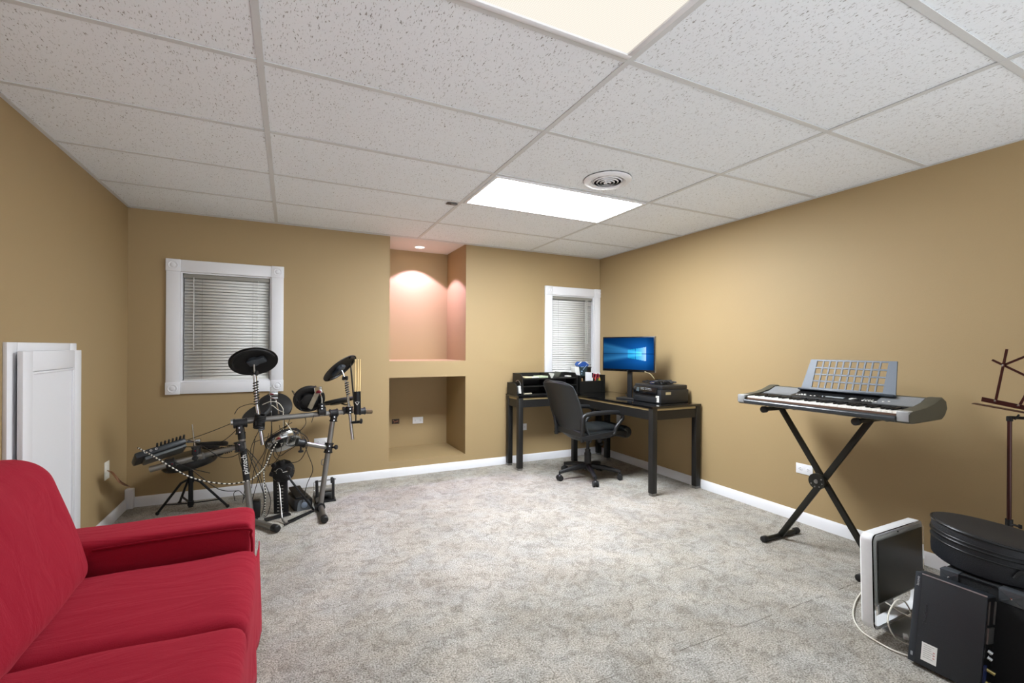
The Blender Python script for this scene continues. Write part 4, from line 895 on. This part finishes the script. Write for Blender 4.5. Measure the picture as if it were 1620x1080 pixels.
for s in (-1, 1):
    y = cy+s*(.262 if s < 0 else .20)
    P = [(cx-.235, y-s*.012, .47), (cx-.245, y, .56), (cx-.232, y, .628), (cx-.17, y, .645), (cx, y, .652), (cx+.13, y, .648), (cx+.185, y, .630), (cx+.205, y, .595), (cx+.17, y, .555), (cx+.125, y, .51), (cx+.11, y-s*.005, .455), (cx+.05, y-s*.01, .435), (cx-.12, y-s*.01, .43)]
    P = smooth(P, 5); rs = [.016 if i < 14 or i > 30 else .021 for i in range(len(P))]
    obj('armrest', MB().tube(P, rs, 12), BLACK, ch)
    obj('arm_bracket', MB().bar((cx-.235, y-s*.012, .40), (cx-.235, y-s*.012, .61 if s < 0 else .5), .036, .022, up=(0, 1, 0), r=.005).bar((cx-.25, y-s*.008, .43), (cx+.13, y-s*.008, .455), .022, .045, up=(0, 0, 1), r=.006), BLACK, ch)
    mm = MB()
    for q in ((cx-.24, .50), (cx-.24, .42), (cx+.08, .45)): mm.lathe((q[0], y+s*.008, q[1]), [(.008, 0), (.008, .004), (.001, .005)], axis=(0, s, 0), n=12)
    obj('arm_screws', mm, DMETAL, ch)

# ------------------------------------------------------------------ keyboard on its stand
st = thing('keyboard_stand', 'black X-shaped folding keyboard stand on the carpet', 'stand', (2.9, 1.65, 0))
KS = mat('stand_black', '14150f', .42, metal=.2)
SXc, zt = 2.90, .848
def sbar(xc, ya, za, yb, zb): return MB().bar((xc, ya, za), (xc, yb, zb), .020, .034, up=(0, .3, 1), r=.004)
obj('cross_leg', sbar(SXc-.012, 1.918, .02, 1.405, zt), KS, st); obj('cross_leg', sbar(SXc+.012, 1.385, .02, 1.935, zt), KS, st)
pv = V((SXc, 1.672, .44))
d = obj('pivot_plate', MB().lathe(pv-V((.05, 0, 0)), [(.047, 0), (.047, .020), (.001, .020)], axis=(1, 0, 0), n=32), KS, st)
mm = MB()
for k in range(5): a = k*math.tau/8+2.6; mm.lathe(pv+V((-.05, .034*math.cos(a), .034*math.sin(a))), [(.004, 0), (.004, .003), (.001, .004)], axis=(-1, 0, 0), n=10)
mm.lathe(pv-V((.05, 0, 0)), [(.012, 0), (.012, .006), (.001, .010)], axis=(-1, 0, 0), n=16); obj('pivot_bolts', mm, STEEL, d)
for y in (1.940, 1.408):
    b_ = obj('support_arm', MB().cyl((2.76, y, zt-.002), (3.06, y, zt-.002), .0135), KS, st)
    for x, s in ((2.735, 1), (3.085, -1)): obj('end_cap', MB().lathe((x, y, zt-.004), [(.012, 0), (.0205, .004), (.0205, .030), (.015, .036)], axis=(s, 0, 0), n=18), RUBBER, b_)
for y in (1.925, 1.378):
    b_ = obj('floor_foot', MB().cyl((2.755, y, .017), (3.045, y, .017), .0145), KS, st)
    for x, s in ((2.72, 1), (3.08, -1)): obj('foot_cap', MB().lathe((x, y, .0195), [(.012, 0), (.0195, .004), (.0195, .035), (.015, .042)], axis=(s, 0, 0), n=18), RUBBER, b_)
kx0, kx1, ky0, ky1, kz = 2.700, 3.080, 1.152, 2.095, .868
kb_ = thing('electronic_keyboard', 'silver and black electronic piano keyboard on the crossed stand', 'keyboard', ((kx0+kx1)/2, (ky0+ky1)/2, kz))
KD = mat('keyboard_olive_grey', '44453c', .42); KSIL = mat('keyboard_silver', 'a6a9ab', .35, .35); KBL = mat('keyboard_dark', '1d1e1f', .35)
prof = [(0, .014), (.012, .004), (.05, 0), (.33, .004), (.36, .022), (.375, .045), (.382, .060), (.372, .096), (.345, .112), (.31, .110), (.235, .078), (.165, .068), (.155, .040), (.018, .036), (.004, .034)]
def prof_at(y): return [V((kx0+a, y, kz+b)) for a, b in prof]
m = MB(); m.rings([prof_at(ky0+.052), prof_at(ky1-.052)], smooth=False); body = obj('body', m, KD, kb_)
endp = [(0, .016), (.012, .004), (.05, 0), (.33, .004), (.36, .022), (.377, .045), (.386, .062), (.376, .100), (.345, .118), (.31, .116), (.25, .094), (.17, .076), (.06, .066), (.012, .058), (0, .046)]
for s, ya, yb in ((1, ky1-.054, ky1), (-1, ky0, ky0+.054)):
    sgn = 1 if s > 0 else -1; ye = yb if s > 0 else ya; yi = ya if s > 0 else yb
    R_ = [[V((kx0+a, yi, kz+b)) for a, b in endp], [V((kx0+a, ye-sgn*.008, kz+b)) for a, b in endp], [V((kx0+.006+(a-.006)*.985, ye, kz+.05+(b-.05)*.9)) for a, b in endp]]
    obj('end_block', MB().rings(R_, smooth=False), KD, kb_)
    obj('silver_corner', MB().bb(kx0-.003, kx0+.055, (ya+yb)/2-.026, (ya+yb)/2+.026, kz+.012, kz+.064, .006), KSIL, kb_)
obj('front_rail', MB().cyl((kx0+.004, ky0+.054, kz+.022), (kx0+.004, ky1-.054, kz+.022), .0155, n=16), mat('rail_dark_gloss', '2d3135', .25), kb_)
y_lo, y_hi = ky0+.056, ky1-.056; kw = (y_hi-y_lo)/36
KW = mat('ivory_white_key', 'efede6', .3); KB = mat('black_key', '0f0f10', .25)
wm = {}
blk = []
for i in range(36):
    y1_ = y_hi-i*kw; o = obj('white_key', MB().bb(kx0+.022, kx0+.160, y1_-kw+.0006, y1_-.0006, kz+.037, kz+.0555, .0012), KW, kb_)
    if i % 7 in (0, 1, 3, 4, 5) and i < 35: obj('black_key', MB().bar((kx0+.068, y1_-kw, kz+.0605), (kx0+.160, y1_-kw, kz+.0615), .0105, .011, r=.002), KB, kb_)
obj('key_surround', MB().bb(kx0+.157, kx0+.172, y_lo, y_hi, kz+.055, kz+.070, .002), KBL, kb_)
obj('felt_strip', MB().bb(kx0+.014, kx0+.021, y_lo, y_hi, kz+.034, kz+.046), mat('brown_felt', '5d4334', .9), kb_)
# top panel parts: lie on slope between (.165,.068) and (.235,.078), (.31,.110)
def slope_pt(a, y, off=0):
    if a < .235: b = .068+(a-.165)/.07*.010; n = V((-.14, 0, .99))
    else: b = .078+(a-.235)/.075*.032; n = V((-.39, 0, .92))
    return V((kx0+a, y, kz+b))+n*off, n
for ya, yb in ((ky1-.245, ky1-.06), (ky0+.06, ky0+.245)):
    m = MB(); P = []
    for a in (.180, .235, .30): P.append([slope_pt(a, ya, .0005)[0], slope_pt(a, yb, .0005)[0]])
    R_ = [[p0, p1, p1+V((0, 0, .004)), p0+V((0, 0, .004))] for p0, p1 in P]; m.rings(R_, smooth=False); obj('speaker_grille', m, mat('grille_grey', '8a8d90', .55, .3, bump=1, bscale=900), kb_)
m = MB(); R_ = []
for a in (.178, .235, .295):
    p0, p1 = slope_pt(a, ky0+.25, .0005)[0], slope_pt(a, ky1-.25, .0005)[0]; R_.append([p0, p1, p1+V((0, 0, .003)), p0+V((0, 0, .003))])
m.rings(R_, smooth=False); pan = obj('control_panel', m, KBL, kb_)
def pbox(name, a, y, sx, sy, sz, mt):
    p, n = slope_pt(a, y, .0045+sz/2); x = V((n.z, 0, -n.x)); R = Matrix((x, V((0, 1, 0)), n)).transposed(); return obj(name, MB().box(p, (sx, sy, sz), .001, R), mt, pan)
BW = mat('button_white', 'e8e8e4', .4)
pbox('display_screen', .215, 1.62, .026, .13, .002, mat('lcd_silver', 'a9b0b4', .2))
pbox('power_button', .225, 1.835, .010, .022, .004, BLACK)
for k in range(4): pbox('button', .200, 1.822-.017*k, .007, .012, .004, BW)
for k, (a, y) in enumerate(((.215, 1.80), (.223, 1.785), (.198, 1.735), (.205, 1.715), (.225, 1.50), (.198, 1.51), (.215, 1.36), (.230, 1.34))): pbox('button', a, y, .008, .009, .004, BW)
pbox('button', .212, 1.515, .026, .018, .004, BW)
for k in range(4): pbox('slim_button', .220, 1.455-.013*k, .030, .004, .003, BW)
for k in range(5): pbox('button', .195, 1.450-.016*k, .008, .010, .004, BW)
for k in range(3): pbox('dial', .205, 1.700-.02*k, .010, .010, .006, BLACK)
pbox('data_dial', .198, 1.48, .018, .018, .008, BLACK)
# music rest: slotted panel leaning back
ry0, ry1 = 1.345, 1.838; MR_ = mat('music_rest_slate', '48525e', .45)
b0, n0 = slope_pt(.285, 0, .004); b0 = V((b0.x, 0, b0.z)); tilt = math.radians(20); ud = V((math.sin(tilt), 0, math.cos(tilt))); nd = V((-math.cos(tilt), 0, math.sin(tilt))); RH = .208
m = MB(); R = Matrix((V((0, 1, 0)), nd, ud)).transposed()
x_l, x_r = ry0, ry1; gl, gr = ry0+.052, ry1-.052; cols_, rows_ = 10, 4; g0, g1 = .022, RH-.010
def rp(y, h, o=0): return V((b0.x, y, b0.z))+ud*h+nd*o
def plate(ya, yb, ha, hb_, th=.006): m.box((rp(ya, ha)+rp(yb, hb_))/2, (abs(yb-ya), th, abs(hb_-ha)), 0, R)
plate(gl, gr, 0, g0); plate(gl, gr, g1, RH)
cw = (gr-gl)/cols_; rh = (g1-g0)/rows_; bt = .0045
for k in range(1, cols_): plate(gl+k*cw-bt, gl+k*cw+bt, g0, g1)
for k in range(1, rows_): plate(gl, gr, g0+k*rh-bt, g0+k*rh+bt)
for (ya, yb, yt) in ((gl, ry0-.012, ry0+.012), (gr, ry1+.012, ry1-.012)):
    th = nd*.004; P = [rp(ya, 0), rp(yb, 0), rp(yt, RH), rp(ya, RH)]; m.prism(P, -th, th)
rest = obj('music_rest', m, MR_, kb_, auto=20)
obj('rest_ledge', MB().box(rp((ry0+ry1)/2, .002, .014), (ry1-ry0+.03, .034, .012), .003, R), mat('ledge_dark_slate', '2b343e', .4), rest)

# ------------------------------------------------------------------ music stand
mx, my = 3.10, .928; MSM = mat('maroon_stand_metal', '3a1712', .35, .4)
t = thing('music_stand', 'dark maroon folding music stand behind the round drum case', 'music stand', (mx, my, 0))
obj('pole', MB().cyl((mx, my, .40), (mx, my, .900), .0085), MSM, t)
obj('lower_tube', MB().cyl((mx, my, .06), (mx, my, .42), .0075), CHROME, t)
obj('height_clamp', MB().cyl((mx, my, .385), (mx, my, .425), .014).cyl((mx-.005, my-.01, .405), (mx-.01, my-.035, .405), .005).box((mx-.01, my-.04, .405), (.006, .014, .02), .003), BLACK, t)
for k in range(3):
    a = k*math.tau/3+.9; e = V((mx+.13*math.cos(a), my+.2*math.sin(a), .008)); lg = obj('leg', MB().bar((mx, my, .22), e, .012, .004).bar((mx, my, .06), (V((mx, my, .22))+e)/2, .010, .003), MSM, t); obj('rubber_tip', MB().ball(e, .008), RUBBER, lg)
obj('tilt_joint', MB().box((mx, my, .905), (.018, .022, .025), .004).cyl((mx, my, .912), (mx, my-.055, .915), .007).cyl((mx-.01, my-.02, .905), (mx-.012, my-.035, .93), .004), BLACK, t)
q = lambda a, b: at(a, b, x=mx-.015)
TRY = obj('ledge_tray', MB().bar(q(1553, 631)+V((0, 0, 0)), q(1553, 631)+(q(1612, 643)-q(1553, 631))*2.5, .004, .022, up=(0, 0, 1)).bar(q(1545, 636)+V((-.03, 0, -.004)), q(1545, 636)+V((-.03, 0, -.004))+(q(1612, 648)-q(1545, 636))*2.3, .05, .003), MSM, t)
o0 = q(1587, 578)
m = MB(); m.bar(q(1575, 635), q(1593, 552), .010, .003, up=(-1, 0, 0)); obj('desk_rib', m, MSM, t)
ctr = q(1640, 605)
for (a, b) in (((1569, 569), (1660, 612)), ((1586, 578), (1680, 540)), ((1612, 642), (1660, 560))):
    obj('desk_rib', MB().bar(q(*a)+V((.004, 0, 0)), q(*b)+V((.004, 0, 0)), .010, .003, up=(-1, 0, 0)), MSM, t)
obj('desk_rib', MB().bar(q(1690, 660), q(1672, 545), .010, .003, up=(-1, 0, 0)), MSM, t)
m = MB()
for a, b in ((1587, 578), (1575, 634), (1612, 641)): m.lathe(q(a, b)-V((.003, 0, 0)), [(.005, 0), (.005, .003), (.001, .004)], axis=(-1, 0, 0), n=10)
obj('rivets', m, CHROME, t)

# ------------------------------------------------------------------ white all-in-one computer on the floor
ix, iy, iz = 2.222, 1.062, .045; IW, IH, ID = .465, .398, .052
t = thing('white_computer', 'white all-in-one computer with a dark screen standing on the carpet', 'computer', (ix+IW/2, iy+.03, 0))
IWM = mat('glossy_white_plastic', 'eceef0', .22, coat=.3); ICL = mat('clear_bezel', 'c3c4be', .12, coat=.5)
Rz = Matrix.Translation(V((ix, iy, iz))) @ Matrix.Rotation(math.radians(2.5), 4, 'Z') @ Matrix.Rotation(math.radians(-2.0), 4, 'X') @ Matrix.Rotation(math.radians(1.5), 4, 'Y')
def imb(): m = MB(); m.M = Rz; return m
def rrect(w_, h, r, n=6):
    P = []
    for cx_, cz_, a0 in ((w_-r, r, -90), (w_-r, h-r, 0), (r, h-r, 90), (r, r, 180)):
        for k in range(n+1): a = math.radians(a0+90*k/n); P.append((cx_+r*math.cos(a), cz_+r*math.sin(a)))
    return P
pr = rrect(IW, IH, .03); CHIN = .100
def scl(P, k): return [((x-IW/2)*(1-2*k/IW)+IW/2, (z-IH/2)*(1-2*k/IH)+IH/2) for x, z in P]
m = imb(); N_ = len(pr); out_ = scl(pr, 0); inn = scl(pr, .012); R_ = []
for y in (.006, ID): R_.append([(x, y, z) for x, z in out_])
for y in (ID, .006): R_.append([(x, y, z) for x, z in inn])
bev = [[(x, y, z) for x, z in scl(pr, k)] for y, k in ((.006, .012), (.006, .0015), (.008, 0), (ID-.007, 0), (ID, .006), (ID, .012))]
VS = [[m.bm.verts.new(m.M @ V(p)) for p in r_] for r_ in bev]
for i in range(len(VS)):
    for j in range(N_):
        k = (j+1) % N_; f = m.bm.faces.new((VS[i][j], VS[i][k], VS[(i+1) % len(VS)][k], VS[(i+1) % len(VS)][j])); f.smooth = True
m.bb(.012, IW-.012, ID-.010, ID-.002, CHIN, IH-.012); m.bb(.012, IW-.012, .008, ID-.004, CHIN-.004, CHIN+.004)
shell = obj('rear_shell', m, IWM, t, auto=40)
gl_ = mat('clear_polycarbonate', 'ffffff', .03); gp = gl_.node_tree.nodes['Principled BSDF']; gp.inputs['Transmission Weight'].default_value = .92; gp.inputs['IOR'].default_value = 1.08; gp.inputs['Transmission Weight'].default_value = 1
m = imb(); m.rings([[V((x, y, z)) for x, z in scl(pr, k)] for y, k in ((-.004, .005), (0, .0015), (.0055, .0015))]); fb = obj('clear_front', m, gl_, t, auto=30)
m = imb(); m.bb(.014, IW-.014, .0065, .0095, CHIN, IH-.014); obj('bezel_backing', m, mat('bezel_grey', 'd6d8d4', .4), fb)
obj('screen', imb().bb(.030, IW-.024, -.0055, -.0035, .112, IH-.028), mat('dark_lcd', '2b2c28', .28), fb)
obj('camera_dot', imb().cyl((IW*.45, -.006, IH-.014), (IW*.45, -.003, IH-.014), .004, n=12), BLACK, fb)
m = MB(); fx, fy = ix+IW*.52, iy+.02
m.rings([[V((fx+dx*.11, fy+dy*.09-.01, z)) for dx, dy in ((math.cos(a), math.sin(a)) for a in (i*math.tau/28 for i in range(28)))] for z in (.0, .008)]); m.bar((fx, fy+.05, .006), (fx, fy+.075, .20), .12, .008, up=(0, 1, 0)); obj('metal_foot', m, mat('satin_aluminium', '9b9d9c', .35, .7), t)
# white power cord of the computer
P = [at(1361, 935, y=1.14), at(1352, 955, z=.006), at(1350, 975, z=.006), at(1362, 997, z=.006), at(1385, 1013, z=.006), at(1410, 1027, z=.006), at(1434, 1036, z=.006), at(1450, 1040, z=.006)]
P[0] = at(1372, 925, z=.006); P[1] = at(1354, 950, z=.006)
obj('power_cord', MB().tube(smooth(P, 8), .0032, n=8), WIREW, t)
P = [V((ix+.19, iy+.058, .10)), at(1440, 975, t=1.95), at(1432, 952, t=1.86), at(1418, 950, t=1.82), at(1406, 970, t=1.78), at(1406, 990, t=1.74), at(1418, 1010, z=.02), at(1437, 1019, z=.006), at(1448, 1022, z=.006)]
obj('looped_cord', MB().tube(smooth(P, 8), .0028, n=8), WIREW, t)
c = at(1433, 1007, z=.012); obj('cord_plug', MB().box(c, (.03, .018, .014), .003, Matrix.Rotation(.6, 3, 'Z')), IWM, None, 'small white plug on the carpet beside the black desktop computer', 'plug', loc=c-V((0, 0, .012)))

# ------------------------------------------------------------------ speaker cabinet, drum case, desktop computer
sx0, sx1, sy0, sy1, sz = 2.338, 2.70, .42, .893, .362
t = thing('speaker_cabinet', 'black carpeted speaker cabinet with metal corners under the round drum case', 'speaker', ((sx0+sx1)/2, (sy0+sy1)/2, 0))
cab = obj('cabinet', MB().bb(sx0, sx1, sy0, sy1, 0, sz, .006), mat('black_cab_carpet', '121416', .9, bump=1, bscale=300, vary=.35), t)
CR = mat('corner_metal', '4a4e52', .3, .15)
def corner(y, s, w_):
    m = MB(); m.bb(sx0-.003, sx0+.04, y-.001 if s > 0 else y-w_, y+w_ if s > 0 else y+.001, sz-.003, sz+.002, .001)
    m.bb(sx0-.003, sx0, y if s > 0 else y-w_, y+w_ if s > 0 else y, sz-.045, sz, .001)
    a, b = (y+s*.006), (y+s*(w_-.006))
    m.bar((sx0-.004, a, sz-.006), (sx0-.004, b, sz-.040), .003, .002, up=(-1, 0, 0)).bar((sx0-.004, b, sz-.006), (sx0-.004, a, sz-.040), .003, .002, up=(-1, 0, 0))
    c = obj('corner_protector', m, CR, t); mm = MB(); mm.lathe((sx0-.003, (a+b)/2, sz-.023), [(.004, 0), (.004, .002), (.001, .003)], axis=(-1, 0, 0), n=10); obj('corner_screw', mm, CHROME, c)
corner(sy0+.0, 1, .055); corner(sy1, -1, .055); corner(.725, -1, .065)
obj('front_edge_trim', MB().bb(sx0-.002, sx0+.004, sy0+.06, sy1-.06, sz-.004, sz+.001), DMETAL, t)
obj('baffle', MB().bb(sx0-.002, sx0, sy0+.03, sy1-.03, .03, sz-.05), mat('black_grille_cloth', '0e0f11', .95, bump=1, bscale=500), t)
dc = V((2.555, .800, sz+.004)); DR = .198; DH = .140
t = thing('drum_case', 'round black padded snare drum case lying on the speaker cabinet', 'drum case', dc)
CS = mat('black_nylon', '15191f', .55, bump=.6, bscale=300, vary=.15); nC = (up+V((.0, -.045, 0))).normalized()
def sag(o, lo, hi): pass
def warp(mb):
    for v in mb.bm.verts:
        f_ = max(0, (v.co.z-dc.z)/DH); v.co.z += f_*(-(v.co.x-dc.x)*.10+(v.co.y-dc.y)*.05)
    return mb
obj('case_body', warp(MB().lathe(dc, [(.001, 0), (DR*.93, 0), (DR*.985, .008), (DR, .03), (DR, DH*.66)], axis=nC, n=64)), CS, t)
lid = obj('case_lid', warp(MB().lathe(dc, [(DR*.99, DH*.66), (DR*1.005, DH*.68), (DR*1.005, DH*.93), (DR*.985, DH*.985), (DR*.9, DH*1.0), (DR*.5, DH*.985), (.001, DH*.97)], axis=nC, n=64)), CS, t)
for h, r_ in ((.66, .004), (.95, .004), (.50, .003), (.74, .0028)):
    x, y = frame(nC); obj('piping' if h != .66 else 'zipper', warp(MB().tube([dc+nC*(DH*h)+(x*math.cos(a)+y*math.sin(a))*(DR*1.012 if h in (.66, .95) else DR*1.004) for a in (i*math.tau/72 for i in range(73))], r_, n=6, cap=False)), mat('piping_black', '0b0c0e', .35), t)
obj('carry_handle', MB().tube(smooth([dc+V((-.19*math.cos(a)*1.02-.012, -.19*math.sin(a)*1.05, .055+h)) for a, h in ((.55, -.02), (.65, .008), (.85, .012), (.95, -.02))]), .008, n=8), mat('webbing_black', '101113', .7), t)
# desktop computer leaning on the cabinet
PCH, PCL, PCT = .338, .208, .075
bl_ = V((2.197, .938, .0)); ty = V((0, -1, 0)); th_ = math.asin(min(.95, .060/PCH)); hu = V((math.sin(th_), 0, math.cos(th_))); hn = V((-math.cos(th_), 0, math.sin(th_)))
# panel axes: u along -y, v up the lean, w outward (to -x)
bl_.z = PCT*math.sin(th_)*0+.001
def pcm(): m = MB(); m.M = basis(ty, hu, hn, bl_-hn*0); return m
bl_ = bl_ + V((0, 0, 0))
t = thing('desktop_computer', 'slim black desktop computer leaning against the speaker cabinet, white sticker on its side', 'computer', (2.25, .84, 0))
PCM = mat('pc_black_satin', '25292e', .38, bump=.3, bscale=500, vary=.06)
lift = PCT*math.sin(th_)
M0 = basis(ty, hu, hn, bl_)
def pbx(x0, x1, y0, y1, z0_, z1_, r=0): m = MB(); m.M = M0; m.bb(x0, x1, y0, y1, z0_, z1_, r); return m
M0.translation = V((2.200, .938, lift+.001)); 
pc_ = obj('case', pbx(0, PCL, 0, PCH, -PCT, 0, .003), PCM, t)
obj('front_bezel', pbx(-.002, .020, -.001, PCH+.001, -PCT-.001, .0012, .003), mat('bezel_slate', '31373e', .35), t)
obj('silver_edge', pbx(.020, PCL, PCH-.003, PCH+.0012, -.002, .0015), mat('edge_silver', 'a5a9ae', .3, .6), t)
obj('white_sticker', pbx(.038, .085, .022, .088, .0, .0008, .0), PAPER, t, label='white rounded sticker near the lower corner')
m = MB(); m.M = M0
for k in range(7): m.bb(.044, .068+.008*(k % 3 == 0), .080-.0075*k, .0815-.0075*k, .0008, .0011)
obj('sticker_print', m, mat('grey_print', '9b9b98', .7), t)
m = MB(); m.M = M0
for k in range(3): m.bb(.073, .079, .062-.010*k, .066-.010*k, .0008, .0012)
obj('sticker_mark', m, mat('pink_print', 'c08c88', .7), t)
text_mesh('brand_lettering', 'lenovo', .013, M0 @ basis((0, 1, 0), (-1, 0, 0), (0, 0, 1), (.0095, PCH-.032, .0016)), mat('lettering_silver', 'b9bcc0', .4), t)
text_mesh('faint_lettering', 'ThinkCentre', .015, M0 @ basis((0, 1, 0), (-1, 0, 0), (0, 0, 1), (.040, PCH-.145, .0004)), mat('lettering_dark', '3b3f44', .4), t)
obj('energy_badge', pbx(.006, .013, .022, .036, .001, .0018), mat('badge_grey', '8f969c', .4), t)
m = MB(); m.M = M0
rear = obj('rear_panel', pbx(PCL-.001, PCL+.0015, .006, PCH-.006, -PCT+.006, -.006), mat('rear_dark_metal', '1b1c1d', .4, .5), t)
m.bb(PCL+.0015, PCL+.004, PCH-.10, PCH-.018, -.020, -.014).bb(PCL+.0015, PCL+.006, PCH-.165, PCH-.11, -.060, -.014).bb(PCL+.0015, PCL+.005, PCH-.10, PCH-.02, -.066, -.060); obj('port_block', m, STEEL, rear)
for k, (yy, r_) in enumerate(((.150, .008), (.128, .008), (.085, .006), (.04, .007))):
    m = MB(); m.M = M0; m.cyl((PCL+.001, yy, -.03), (PCL+.012+.012*(k > 1), yy-.006, -.036), r_, n=14); obj('port', m, CHROME if k < 2 else mat('brass_port', 'b0a26a', .3, .8), rear)
m = MB(); m.M = M0; m.bb(PCL+.0015, PCL+.005, .01, .10, -.026, -.008); obj('blue_port', m, mat('port_blue', '1a2a55', .4), rear)
